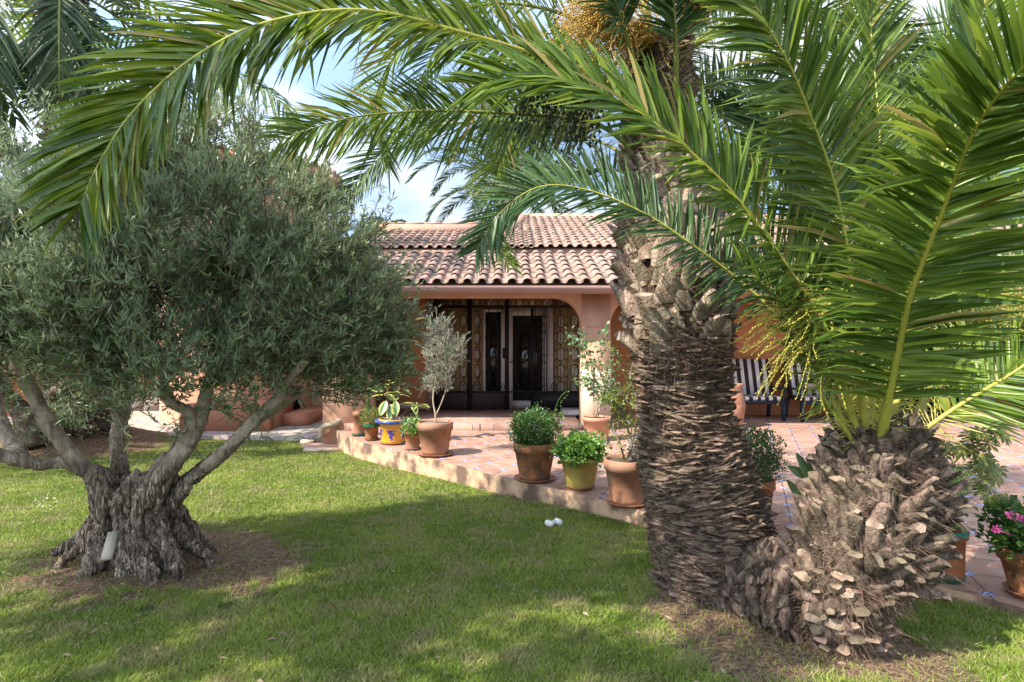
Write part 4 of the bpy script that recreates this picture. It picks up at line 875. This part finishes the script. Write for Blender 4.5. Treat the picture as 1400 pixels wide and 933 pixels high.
for l, r in (
 ([(62,775,4.15),(95,752,4.2),(122,728,4.25),(133,700,4.25),(135,668,4.2),(128,645,4.2)], [.03,.05,.065,.06,.075,.09]),
 ([(95,800,3.95),(115,775,4.0),(132,745,4.05),(140,710,4.1),(143,680,4.1),(135,650,4.15)], [.03,.055,.06,.05,.06,.09]),
 ([(215,800,3.9),(205,775,3.95),(195,745,4.0),(192,710,4.0),(195,680,4.0),(215,655,4.05),(240,625,4.1)], [.05,.07,.06,.045,.05,.075,.08]),
 ([(255,775,3.95),(240,755,4.0),(222,730,4.05),(215,700,4.1),(210,670,4.1),(200,650,4.1)], [.04,.06,.065,.06,.06,.07]),
 ([(300,760,4.2),(270,745,4.2),(245,722,4.25),(230,695,4.25),(232,672,4.25),(245,655,4.25)], [.025,.045,.06,.06,.06,.07]),
 ([(170,800,3.95),(170,780,4.0),(172,750,4.1),(175,700,4.15),(178,650,4.15)], [.05,.06,.07,.06,.05]),
 ([(230,800,4.0),(235,780,4.05),(225,745,4.1),(220,700,4.15)], [.04,.055,.06,.05]),
 ([(120,790,4.35),(140,760,4.4),(160,720,4.4)], [.04,.08,.08]),
 ([(280,790,4.35),(255,765,4.35),(220,730,4.3)], [.03,.06,.08]),
 ([(320,755,4.5),(280,735,4.5),(240,700,4.4)], [.02,.05,.08]),
 ([(50,760,4.5),(95,740,4.5),(140,710,4.4)], [.02,.05,.08]),
 ([(190,680,4.15),(215,650,4.2),(232,625,4.2),(238,600,4.2)], [.07,.055,.03,.012]), ([(175,690,4.1),(183,660,4.1),(188,640,4.12)], [.07,.05,.015]), ([(205,690,4.1),(208,655,4.1),(214,638,4.12)], [.06,.04,.012]), ([(150,700,4.3),(195,672,4.3),(235,655,4.3)], [.12,.14,.10]), ([(168,760,4.0),(160,720,4.05),(168,680,4.1),(190,655,4.1)], [.03,.05,.06,.05]), ([(185,790,3.98),(182,740,4.03),(176,700,4.08)], [.04,.05,.05]),
 ([(140,790,4.1),(150,760,4.12),(160,730,4.15)], [.03,.05,.05])): tr.append(root(l, r) if l[0][1] > 740 else PT(l, r))
limbs = [
 ([(150,770,4.2),(152,700,4.18),(140,655,4.18),(112,640,4.15),(88,610,4.1),(66,580,4.05),(48,545,4.0),(30,505,3.95),(22,465,3.9),(40,410,3.9)], [.08,.09,.095,.075,.068,.065,.058,.05,.04,.02]),
 ([(150,680,4.2),(120,645,4.2),(88,632,4.15),(55,636,4.1),(20,628,4.0),(-20,612,3.9),(-60,570,3.8),(-80,500,3.8)], [.10,.075,.055,.05,.055,.05,.045,.03]),
 ([(40,634,4.05),(18,612,4.2),(4,580,4.3),(-8,540,4.4),(-5,480,4.5)], [.05,.062,.055,.05,.03]),
 ([(170,675,4.4),(164,640,4.5),(161,600,4.55),(163,570,4.55),(150,545,4.5),(128,528,4.5),(113,505,4.5),(110,460,4.5),(130,400,4.5)], [.09,.08,.068,.06,.058,.052,.05,.04,.02]),
 ([(161,600,4.55),(170,560,4.6),(172,530,4.7),(200,470,4.8)], [.06,.06,.055,.03]),
 ([(212,770,4.08),(205,720,4.06),(208,685,4.03),(224,652,4.02),(245,622,4.02),(265,592,4.05),(278,560,4.1),(284,530,4.1),(300,480,4.1),(310,420,4.1)], [.05,.06,.075,.082,.080,.072,.06,.05,.035,.02]),
 ([(268,585,4.05),(255,562,4.0),(232,550,3.95),(224,530,3.9),(226,500,3.85)], [.06,.045,.042,.04,.025]),
 ([(222,715,4.2),(235,685,4.15),(262,655,4.1),(300,625,4.05),(335,590,4.0),(352,570,4.0),(378,548,3.95),(390,525,3.95),(412,500,3.9),(440,460,3.9)], [.07,.065,.06,.06,.055,.048,.045,.042,.036,.02]),
 ([(248,660,4.2),(275,640,4.25),(310,612,4.25),(345,580,4.2),(385,556,4.2),(410,540,4.2)], [.05,.055,.05,.04,.03,.015]),
 ([(284,530,4.1),(330,500,4.0),(370,440,4.0)], [.04,.03,.02]), ([(110,470,4.5),(180,430,4.3),(240,380,4.2)], [.04,.03,.02]), ([(300,480,4.1),(360,420,4.4),(440,380,4.6)], [.035,.028,.02])]
trk = obj('trunk', tr+[PT(l, [q_*.8 for q_ in r], 10, 26) for l, r in limbs], M['olivebark'], olive)
remesh(trk, .0105, .026, 13, .26, .009, 42)
def cell(px_,py_,D_,rx,ry,rz): return (*P(px_,py_,D_), rx, ry, rz)
E1 = [cell(270,350,4.3,1.08,1.1,.80), cell(150,400,4.0,.85,.8,.62), cell(430,410,4.0,.52,.7,.55), cell(60,420,3.9,.7,.7,.62), cell(300,235,4.5,.55,.7,.36), cell(482,455,4.3,.36,.6,.46), cell(250,490,4.0,.85,.7,.25), cell(400,480,4.3,.65,.6,.32), cell(-40,400,4.0,.7,.7,.7), cell(190,530,3.9,.28,.3,.16), cell(330,535,3.9,.26,.3,.15), cell(455,520,4.4,.2,.3,.15), cell(515,500,4.4,.16,.3,.2), cell(200,230,4.3,.3,.3,.26)]
tw_, lf = crown(olive, E1, 8600, 20, .27, .064, .0115, clump=34, centre=P(220,560,4.3))
br = obj('twigs', [tw_], M['twig'], olive); obj('crown', [lf], M['oliveleaf'], olive)
# low sprouts
tw_, lf = twigs_leaves([P(x_,y_,4.0) for x_,y_ in ((250,570),(256,575),(258,590),(262,560),(300,560),(215,535),(350,560),(95,535),(180,560),(330,580),(240,545))]*3, rng.normal(0,.6,(33,3))+np.array([0,0,-.5]), 16, .2, .045, .010)
obj('shoots', [tw_, (lf[0], lf[1], 1)], [M['twig'], M['oliveleaf']], olive)
# second olive further left
ol2 = thing('olive_tree', 'smaller olive tree at the left edge behind the old olive', 'olive tree', (*P(42,608,9.6)[:2], -.25))
t2 = [PT(l, r) for l, r in (([(45,612,9.6),(40,590,9.6),(30,565,9.6),(15,545,9.6)], [.22,.19,.16,.12]), ([(30,585,9.6),(50,560,9.5),(70,540,9.4),(95,520,9.4)], [.13,.11,.10,.08]), ([(40,600,9.6),(55,585,9.5),(75,575,9.4),(90,560,9.4)], [.10,.08,.07,.06]), ([(15,550,9.6),(-10,500,9.6),(-10,440,9.6)], [.12,.10,.07]))]
tk2 = obj('trunk', t2, M['olivelimb'], ol2); remesh(tk2, .05, .04, 5, .35)
tw_, lf = crown(ol2, [cell(-20,380,8.6,2.4,1.8,2.3), cell(0,470,8.8,1.3,1.4,.7), cell(60,260,8.8,1.2,1.2,1.2)], 2600, 13, .45, .10, .024, clump=22)
obj('twigs', [tw_], M['twig'], ol2); obj('crown', [lf], M['oliveleaf'], ol2)
# dark tree mass behind right
tr3 = thing('evergreen_tree', 'dense dark evergreen tree behind the right wing of the house', 'tree', (11.5,19.5,-.3))
obj('trunk', [tube([(11.5,19.5,-.4),(11.6,19.5,3),(11.4,19.5,6)], [.35,.28,.1], 10)], M['twig'], tr3)
tw_, lf = crown(tr3, [(9.5,19,7.5,4.2,3,3.4),(14,19,7.2,4,3,3.2),(6.2,20,6.2,2.4,2,1.6)], 2600, 12, .8, .30, .11, clump=30)
obj('crown', [lf], M['bush'], tr3)

# unseen tree added left of the camera to cast shade over the near lawn
st3 = thing('added_shade_tree', 'tall unseen leafy tree added left of the viewpoint to shade the near lawn', 'tree', (-6.2,.2,0))
obj('trunk', [tube([(-6.2,.2,-.1),(-6.1,.1,2.5),(-5.9,.2,5)], [.22,.16,.08], 10)], M['twig'], st3)
tw_, lf = crown(st3, [(-6.9,1.0,6.2,2.0,1.5,.9),(-5.3,.1,6.1,1.5,1.1,.8),], 1500, 16, .5, .12, .05, clump=20)
obj('crown', [lf], M['bush'], st3)

# ---------------------------------------------------------------- pots
def pot_profile(rt, rb, h, rim=.05, rimw=.012):
    return [(rb,0),(rb+(rt-rb)*.15,h*.12),(rt-rimw-.004,h-rim),(rt,h-rim),(rt,h-.006),(rt-.006,h),(rt-.02,h),(rt-.026,h-.03),(rt-.03,h-.04)]
def potted(name, label, px_, pyb, wt, wb, ht, mpot, sauce=None, plant=None, rimh=.05, msoil='soil', cat='potted plant', msauce=None, cz=0., soilmat=None, group='potted plants along the terrace edge'):
    """px,pyb: centre of the pot's foot in the photo; wt, wb, ht in photo pixels"""
    D_ = (H-cz)*F/(pyb-466.5); sc_ = D_/F; c = np.array([(px_-700)*sc_, D_, cz]); rt, rb, h = wt*sc_/2, wb*sc_/2, ht*sc_
    r = thing(name, label, cat, c, group)
    if sauce:
        sr = sauce*sc_/2; obj('saucer', [lathe(c, [(sr*.82,0.001),(sr*.98,.03),(sr,.035),(sr-.012,.035),(sr*.78,.012)], 32)], M[msauce or mpot], r, smooth=True); b0 = c+np.array([0,0,.014])
    else: b0 = c+np.array([0,0,.001])
    po = obj('pot', [lathe(b0, pot_profile(rt, rb, h, rimh*h if rimh < 1 else rimh), 40)], M[mpot], r)
    obj('soil', [lathe(b0, [(rt-.03,h-.055),(rt-.032,h-.028),(.01,h-.018)], 24)], M[soilmat or msoil], r, smooth=True)
    return r, b0+np.array([0,0,h-.02]), rt, po
def bush(r, c, rx, rz, n, L, W, m, squash=1, zc=.6, stemmat='twig', nst=10, up=.35, nm='foliage', clump=None):
    """a rounded leafy bush rooted at c"""
    tips = c+np.array([0,0,rz*zc])+rdir(nst)*np.array([rx,rx,rz])*.7
    obj('stems', [tube([c+rng.normal(0,.01,3)*np.array([1,1,0]), c*.5+t_*.5+np.array([0,0,.03]), t_], [.006,.004,.002], 5) for t_ in tips if t_[2] > c[2]], M[stemmat], r)
    d = rdir(n); rr = .35+.65*rng.random(n)**.5; bumpy = (1+.55*np.array([noise.noise(Vector(q_*2.8)+Vector(c)) for q_ in d]))*np.where(rng.random(n) < .05, 1.25, 1)
    p = c+np.array([0,0,rz*zc])+d*(rr*bumpy)[:,None]*np.array([rx,rx,rz])
    p = p[p[:,2] > c[2]-.03]; k = len(p)
    dd = unit(p-c-np.array([0,0,rz*.1]))*.7+rng.normal(0,.6,(k,3)); dd[:,2] += up
    nn = rng.normal(0,.5,(k,3)); nn[:,2] += 1
    obj(nm, [leaves(p, dd, nn, L*(.6+.7*rng.random(k)), W*(.7+.6*rng.random(k)), .5, .1)], M[m], r)
# 1 slender terracotta column pot with green saucer
r, c, rt, _ = potted('potted_cactus', 'slim tall terracotta pot on a green saucer, farthest left on the terrace', 491, 596, 17, 14, 33, 'terracotta', 20, rimh=.22, msauce='greenglaze')
obj('stem', [tube([c+np.array([.08,.25,-.2]), c+np.array([.09,.25,.25]), c+np.array([.09,.25,.42])], [.03,.032,.022], 12)], M['bush'], r, smooth=True)
# 2 green rimmed pot
r, c, rt, _ = potted('potted_herb', 'small weathered pot with green glazed rim and a low fuzzy green plant', 508, 602, 22, 15, 24, 'terraold', 20, rimh=.3)
obj('rim_glaze', [lathe(c-np.array([0,0,.05]), [(rt+.002,0),(rt+.004,.03),(rt+.002,.066)], 30, False)], M['greenglaze'], r)
bush(r, c, .19, .17, 1500, .035, .012, 'bushyellow', zc=.5)
# 3 blue and yellow pot with variegated rubber plant
r, c, rt, po = potted('potted_rubber_plant', 'variegated rubber plant in a glazed yellow pot with blue flowers and blue rim', 538, 606.5, 40, 33, 33, 'glazed', 38, msauce='terracotta')
# move object origin of glazed body so its pattern wraps the pot
bx = world_loc(r)
obj('rim', [lathe(c+np.array([0,0,-.03]), [(rt-.01,-.02),(rt+.05,.0),(rt+.055,.035),(rt+.04,.04),(rt-.01,.03)], 40)], M['blueglaze'], r, smooth=True)
def PQ(px_,py_,D_): return P(px_,py_,D_)
Dp = c[1]
stems = [[(538,578),(540,555),(545,535),(548,510),(552,485),(556,462),(562,440)], [(536,578),(532,555),(530,535),(533,522)], [(542,578),(556,562),(564,558),(570,556)]]
stp = []; lv = []; lm = []
k_ = 0
for si, s in enumerate(stems):
    pp_ = catmull([P(a,b_,Dp+.05*si) for a,b_ in s], 20); stp.append(tube(pp_, np.linspace(.012,.006,20), 7))
    cnt = (22,9,9)[si]; lo = (.15,.25,.75)[si]
    for q_ in np.linspace(lo,1,cnt):
        p_ = np.array([np.interp(q_, np.linspace(0,1,20), pp_[:,i]) for i in range(3)]); a = k_*2.4+random.uniform(-.3,.3); k_ += 1
        d = np.array([math.cos(a), math.sin(a)*.8-.1, random.uniform(.0,.8)]); L_ = random.uniform(.19,.27)
        V_, A_, B_ = bigleaf(p_, d, (0,0,1), L_, L_*.46, random.uniform(.15,.6)); lv.append((V_, A_, 0)); lv.append((V_.copy(), B_, 1))
for (px_,py_,dx,dz) in ((528,560,-.3,-.9),(534,565,0,-1),(541,560,.1,-1),(526,545,-.9,.2)):
    V_, A_, B_ = bigleaf(P(px_,py_-12,Dp-.08), (dx,-.5,dz), (dx*.3,-1,.3), .24, .12, .1); lv.append((V_, A_, 0)); lv.append((V_.copy(), B_, 1))
obj('stem', stp, M['twig'], r, smooth=True); obj('leaves', lv, [M['rubber'], M['variegate']], r, smooth=True)
# 4 small terracotta pot with pale flowers
r, c, rt, _ = potted('potted_begonia', 'small terracotta pot with a light green flowering plant, right of the blue and yellow pot', 564, 615, 24, 18, 23, 'terracotta', 22)
bush(r, c, .15, .15, 700, .05, .022, 'bushlight', zc=.5)
obj('flowers', [leaves(c+np.array([0,0,.1])+rdir(40)*np.array([.15,.13,.12]), rdir(40), rdir(40), .03, .03)], M['palepink'], r)
# 5 olive treelet
r, c, rt, _ = potted('potted_olive', 'grey leaved olive sapling in a wide terracotta pot with a pale saucer', 595, 622, 49, 34, 44, 'terracotta', 52, rimh=.24, soilmat='paleSoil')
Dp = c[1]
bp_ = [PT([(596,580,Dp),(595,565,Dp),(592,545,Dp+.02),(596,515,Dp),(600,480,Dp),(604,445,Dp)], [.014,.012,.011,.010,.007,.004], 7), PT([(596,568,Dp),(603,552,Dp),(609,535,Dp),(613,515,Dp-.02),(618,480,Dp)], [.009,.008,.008,.007,.004], 7)]
for _k in range(26):
    a = random.uniform(0,6.28); b0_ = P(600+random.uniform(-6,14), random.uniform(450,535), Dp); bp_.append(tube([b0_, b0_+np.array([math.cos(a)*.12, math.sin(a)*.12, .16])], [.004,.002], 4))
obj('stem', bp_, M['twigpale'], r, smooth=True)
tw_, lf = crown(r, [cell(603,490,Dp,.25,.25,.40), cell(598,450,Dp,.16,.16,.22), cell(622,480,Dp,.16,.16,.22), cell(600,525,Dp,.22,.2,.15)], 620, 16, .12, .032, .008, centre=P(602,550,Dp), zb=.5, spread=.35)
obj('twigs', [tw_], M['twigpale'], r); obj('foliage', [lf], M['oliveleaf2'], r)
# 6 dark bush
r, c, rt, _ = potted('potted_shrub', 'dense dark green rounded shrub in a large mossy brown pot on a saucer', 731, 656, 58, 40, 50, 'terraold', 57, rimh=.24, msauce='terracotta')
bush(r, c, .285, .21, 4600, .036, .018, 'bush', zc=.75, nst=16)
sp_ = P(768,545,c[1]); obj('long_shoot', [tube(catmull([c, P(752,575,c[1]), P(765,545,c[1]), P(775,535,c[1])], 12), .003, 4), (*leaves(np.array([P(755+i*1.4,570-i*2.2,c[1]) for i in range(16)]), rdir(16), rdir(16), .035, .015), 1)], [M['bush'], M['bushlight']], r)
# 7 yellow pot
r, c, rt, _ = potted('potted_geranium', 'leafy bright green plant in an olive yellow pot between two brown pots', 793, 668, 55, 36, 42, 'yellowpot', 40, rimh=.12, msauce='terraold')
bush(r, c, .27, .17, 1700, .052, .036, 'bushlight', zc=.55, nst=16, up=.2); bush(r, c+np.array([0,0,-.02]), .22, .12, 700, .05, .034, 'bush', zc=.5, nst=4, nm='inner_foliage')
# 8 big pot with angular shrub
r, c, rt, _ = potted('potted_thorn_shrub', 'tall twiggy yellow green shrub in a big terracotta pot touching the tall palm trunk', 857, 689, 62, 44, 60, 'terracotta', 60, rimh=.24)
Dp = c[1]; st_ = []; P_, D_ = [], []
for l in ([(858,632),(862,600),(850,560),(862,530),(850,500),(838,475)], [(860,632),(868,590),(880,560),(862,520),(868,485)], [(855,632),(845,600),(835,580),(842,545),(860,530)], [(860,630),(876,600),(872,560),(850,545),(828,520),(815,500)], [(862,632),(880,610),(875,580),(846,575)], [(850,560),(835,548),(822,545)], [(866,560),(878,530),(874,500)], [(862,580),(846,562),(838,530)]):
    pp_ = catmull([P(a,b_,Dp+random.uniform(-.12,.12)) for a,b_ in l], 18); st_.append(tube(pp_, np.linspace(.011,.004,18), 6))
    for j in range(1,18):
        for _ in range(14): P_.append(pp_[j]+rng.normal(0,.028,3)); D_.append(rdir(1,.4)[0])
obj('stem', st_, M['greystem'], r, smooth=True)
obj('foliage', [leaves(np.array(P_), np.array(D_), rdir(len(P_),1), .022+.022*rng.random(len(P_)), .017)], M['bushyellow'], r)
# 9 light pot at pillar
r, c, rt, _ = potted('potted_rose', 'tall rose with pale green leaves in a light terracotta pot against the pillar', 816, 602, 40, 28, 32, 'terralight', None, rimh=.16)
Dp = c[1]; st_ = []; P_, D_ = [], []
for l in ([(812,570),(811,535),(810,500),(800,475),(780,462)], [(816,570),(815,540),(812,512),(822,480),(828,455)], [(818,570),(824,540),(832,515),(838,490)], [(814,570),(818,545),(806,520),(790,525)], [(811,535),(800,490),(795,455)], [(820,560),(830,540),(845,530)]):
    pp_ = catmull([P(a,b_,Dp+random.uniform(-.08,.08)) for a,b_ in l], 16); st_.append(tube(pp_, np.linspace(.009,.004,16), 6))
    for j in range(5,16):
        for _ in range(9): P_.append(pp_[j]+rng.normal(0,.055,3)); D_.append(rdir(1,0)[0])
obj('stem', st_, M['twigpale'], r, smooth=True)
obj('foliage', [leaves(np.array(P_), np.array(D_), rdir(len(P_),1.2), .075, .05)], M['rose'], r)
# 10 pot behind tall palm
r, c, rt, _ = potted('potted_lavender', 'airy grey green plant in a terracotta pot lined with green mesh behind the palm trunk', 1030, 716, 56, 38, 62, 'terraorange', None, rimh=.2, soilmat='greennet')
bush(r, c, .23, .25, 3600, .036, .014, 'bushgrey', zc=.75, nst=20); 
Dp = c[1]
obj('side_shoot', [tube(catmull([c, P(1045,635,Dp), P(1066,625,Dp), P(1078,640,Dp)], 12), .003, 4), (*leaves(P(1060,630,Dp)+rng.normal(0,1,(160,3))*np.array([.07,.05,.035]), rdir(160), rdir(160), .03, .009), 1)], [M['twig'], M['bushgrey']], r)
# 11 pot right of short palm
r, c, rt, _ = potted('potted_schefflera', 'branching umbrella leaf plant in a round orange pot right of the short palm', 1287, 790, 60, 50, 62, 'terraorange', 56, rimh=.1, msauce='greenglaze', soilmat='greennet')
obj('liner', [lathe(c+np.array([0,0,0]), [(rt-.004,-.005),(rt+.004,.03),(rt-.03,.034)], 36, False)], M['greennet'], r)
Dp = c[1]+.02; st_ = []; P_, D_, N_ = [], [], []
for l, whorls in (([(1290,728),(1292,690),(1300,640),(1330,612),(1352,608)], [(1352,608),(1345,588),(1310,615),(1330,620),(1318,603)]), ([(1290,728),(1310,680),(1350,675),(1362,690)], [(1362,690),(1350,672),(1372,688),(1340,662)]), ([(1300,640),(1320,640),(1345,630),(1362,640)], [(1362,645),(1345,635),(1330,645),(1350,628),(1355,660)]), ([(1290,728),(1295,720),(1300,700)], [(1308,720),(1296,712),(1290,640),(1285,625),(1295,612)]), ([(1320,615),(1340,600),(1362,585),(1372,600)], [(1360,582),(1370,598),(1352,590)])):
    pp_ = catmull([P(a,b_,Dp+random.uniform(-.08,.08)) for a,b_ in l], 14); st_.append(tube(pp_, np.linspace(.007,.004,14), 6))
    for (a,b_) in whorls:
        for rep in range(3):
            cc = P(a+random.uniform(-9,9), b_+random.uniform(-9,9), Dp+random.uniform(-.12,.12)); ax = unit(np.array([random.uniform(-.5,.5),-.6,.8])); u_ = unit(np.cross(ax,[0,0,1.])); v_ = np.cross(ax,u_)
            for j in range(8): P_.append(cc); D_.append(u_*math.cos(j*.785)+v_*math.sin(j*.785)-ax*.35); N_.append(ax)
obj('stem', st_, M['greystem'], r, smooth=True)
obj('foliage', [leaves(np.array(P_), np.array(D_), np.array(N_), .06+.025*rng.random(len(P_)), .026, .6)], M['bushyellow'], r)
P_ = P(1302,665,Dp-.1)+rng.normal(0,1,(900,3))*np.array([.045,.04,.065])
obj('fern_tuft', [leaves(P_, unit(P_-P(1302,690,Dp-.1))+rng.normal(0,.4,(900,3)), rdir(900), .035, .006)], M['bushlight'], r)
# 12 geranium at right edge
r, c, rt, _ = potted('potted_geranium', 'pink flowering geranium in a terracotta pot at the right edge of the terrace', 1412, 815, 78, 48, 62, 'terraold', 66, rimh=.28, msauce='terracotta')
bush(r, c, .22, .16, 1500, .05, .040, 'bush', zc=.6, nst=18, up=.2)
for (px_,py_) in ((1381,704),(1362,724),(1396,708)):
    cc = P(px_,py_,c[1]-.12); obj('flower_head', [leaves(cc+rdir(46)*.014, rdir(46), rdir(46), .018, .015), tube([cc, c+np.array([0,0,.05])], .0025, 4)] , M['pink'], r)
# plant with broad leaves behind the short palm
r = thing('aloe_plant', 'broad green leaves of a plant poking out behind the short palm trunk', 'plant', tuple(G(1100,700)))
lv = []
for (a,b_,dx,dz,L_) in ((1108,660,-.35,.8,.28),(1104,655,-.7,.5,.2),(1100,690,-.5,.75,.26),(1112,690,-.1,1,.36)):
    V_, A_, B_ = bigleaf(P(a,b_,5.1), (dx,-.1,dz), (0,-1,.4), L_, .085, .15); lv.append((V_, A_)); lv.append((V_.copy(), B_))
obj('leaves', lv, M['bush'], r, smooth=True); obj('stem', [tube([G(1105,700), P(1106,680,5.2), P(1108,650,5.1)], .012, 6)], M['bush'], r)
# pot at far right wall
r, c, rt, _ = potted('potted_palm_shrub', 'leafy plant in a pot by the far right porch wall', 1412, 575, 26, 20, 22, 'terraold', None, group=None)
bush(r, c, .30, .42, 700, .13, .05, 'bush', zc=.9)
# clay jar glimpsed right of the tall trunk
cj = G(1000,585); jar = thing('clay_jar', 'leaning terracotta jar beside the tall palm trunk near the striped chairs', 'jar', cj)
obj('jar_body', [lathe(cj, [(.14,0),(.20,.12),(.24,.40),(.20,.62),(.17,.70),(.22,.78),(.20,.79),(.13,.70)], 30)], M['terracotta'], jar, smooth=True)
# ---------------------------------------------------------------- small things
b_c = np.array([*G(757,722,-.16)[:2], -.125]); bone = obj('dog_bone', [], M['plastic']) if 0 else None
def sph(c, r, n=10):
    prof = [(r*math.sin(t), -r*math.cos(t)) for t in np.linspace(.05, PI-.05, n)]; return lathe(c, prof, 14)
z_b = float(zl(b_c[0], b_c[1]))+.035; ax_ = unit(np.array([.9,.55,0])); ay_ = np.array([-ax_[1],ax_[0],0]); cb_ = np.array([b_c[0],b_c[1],z_b])
bn = obj('dog_toy', [tube([cb_-ax_*.045, cb_+ax_*.045], .020, 10)]+[sph(cb_+ax_*s*.05+ay_*q_*.02, .03) for s in (-1,1) for q_ in (-1,1)], M['plastic'], rel=tuple(cb_), smooth=True)
tag(bn, 'white bone shaped dog toy lying on the lawn below the yellow pot', 'dog toy')
pl = obj('wooden_board', [(lambda a, b_: obox((a+b_)/2,   .06, .03, np.linalg.norm(b_-a), (1,.2,.1), b_-a))(np.array([*P(141,766,3.72)]), np.array([*P(160,728,3.85)]))], M['plank'], rel=tuple(P(141,766,3.72)))
tag(pl, 'pale short board leaning against the roots of the old olive tree', 'board')
# petals on the lawn
pt = [(40,700),(62,682),(70,690),(55,678),(66,676),(72,683),(52,690),(60,700),(48,688)]
pc_ = np.array([G(a,b_,-.13)+np.array([0,0,0]) for a,b_ in pt]); pc_ = np.array([[a,b_,float(zl(a,b_))+.03] for a,b_,_ in pc_])
stuff(tag(obj('fallen_petals', [leaves(np.repeat(pc_,3,0)+rng.normal(0,.05,(27,3))*np.array([1,1,.1]), rdir(27,0,.2), rdir(27,1), .028, .016)], M['palepink']), 'white fallen petals scattered on the grass left of the old olive', 'petals'))

# sapling weed near petals
nf = 420; D_ = 2.3*(10/2.3)**rng.random(nf); x_ = (rng.random(nf)*1500-50-700)/F*D_; kp = on_lawn(x_, D_); x_, D_ = x_[kp], D_[kp]; nf = len(x_)
pf = np.stack([x_, D_, zl(x_, D_)+.022+.012*rng.random(nf)], 1); dn = rdir(nf,0,.25)
stuff(obj('fallen_leaves', [leaves(pf, dn, rdir(nf,1.5), .028+.03*rng.random(nf), .010+.008*rng.random(nf), .5, .15)], M['drygrass']))
# ---------------------------------------------------------------- world, sun, camera
az_ = np.array([-.84,-.54]); az_ = az_/np.linalg.norm(az_); el = math.radians(44)
sd_ = Vector((az_[0]*math.cos(el), az_[1]*math.cos(el), math.sin(el)))
wl = bpy.data.worlds.new('World'); bpy.context.scene.world = wl; wl.use_nodes = True
N = wl.node_tree.nodes; L = wl.node_tree.links; bg = N['Background']; t = NT(N, L)
sk = N.new('ShaderNodeTexSky'); sk.sky_type = 'NISHITA'; sk.sun_disc = False; sk.sun_elevation = el; sk.sun_rotation = math.atan2(sd_[0], sd_[1]); sk.air_density = 1.0; sk.dust_density = .6
tc = N.new('ShaderNodeTexCoord'); mp = N.new('ShaderNodeMapping'); mp.inputs['Scale'].default_value = (1.0,1.0,3.2); mp.inputs['Rotation'].default_value = (0,.25,.3); L.new(tc.outputs['Generated'], mp.inputs[0])
cl = t.noise(mp.outputs[0], 2.6, 8, .42, .68)
vm = N.new('ShaderNodeVectorMath'); vm.operation = 'DOT_PRODUCT'; L.new(tc.outputs['Generated'], vm.inputs[0]); vm.inputs[1].default_value = tuple(sd_)
glow = t.math('MULTIPLY_ADD', t.rng(vm.outputs['Value'], -.25, 1.0), 1.9, 1.0)   # clouds are brighter towards the sun
c = t.mix(cl, t.mix(.7, sk.outputs[0], (2.0,2.9,4.5)), (5.4,5.5,5.8))
vs = N.new('ShaderNodeVectorMath'); vs.operation = 'SCALE'; L.new(c, vs.inputs[0]); L.new(glow, vs.inputs['Scale']); c = vs.outputs[0]; L.new(c, bg.inputs[0]); bg.inputs[1].default_value = .10
sun = bpy.data.lights.new('sun', 'SUN'); sun.energy = 5.0; sun.angle = math.radians(.55); sun.color = (1,.93,.82)
so = bpy.data.objects.new('sun', sun); C.objects.link(so); so.rotation_euler = (-sd_).to_track_quat('-Z','Y').to_euler(); so.location = (-10,-6,12)
cam = bpy.data.cameras.new('camera'); cam.sensor_width = 36; cam.lens = 36*F/1400; cam.clip_end = 1000; cam.clip_start = .05
co = bpy.data.objects.new('camera', cam); C.objects.link(co); co.location = (0,0,H); co.rotation_euler = (PI/2,0,0)
sc_ = bpy.context.scene; sc_.camera = co
sc_.view_settings.view_transform = 'Standard'; sc_.view_settings.look = 'None'; sc_.view_settings.exposure = 1.2; sc_.view_settings.gamma = 1
sc_.cycles.max_bounces = 6; sc_.cycles.transparent_max_bounces = 4
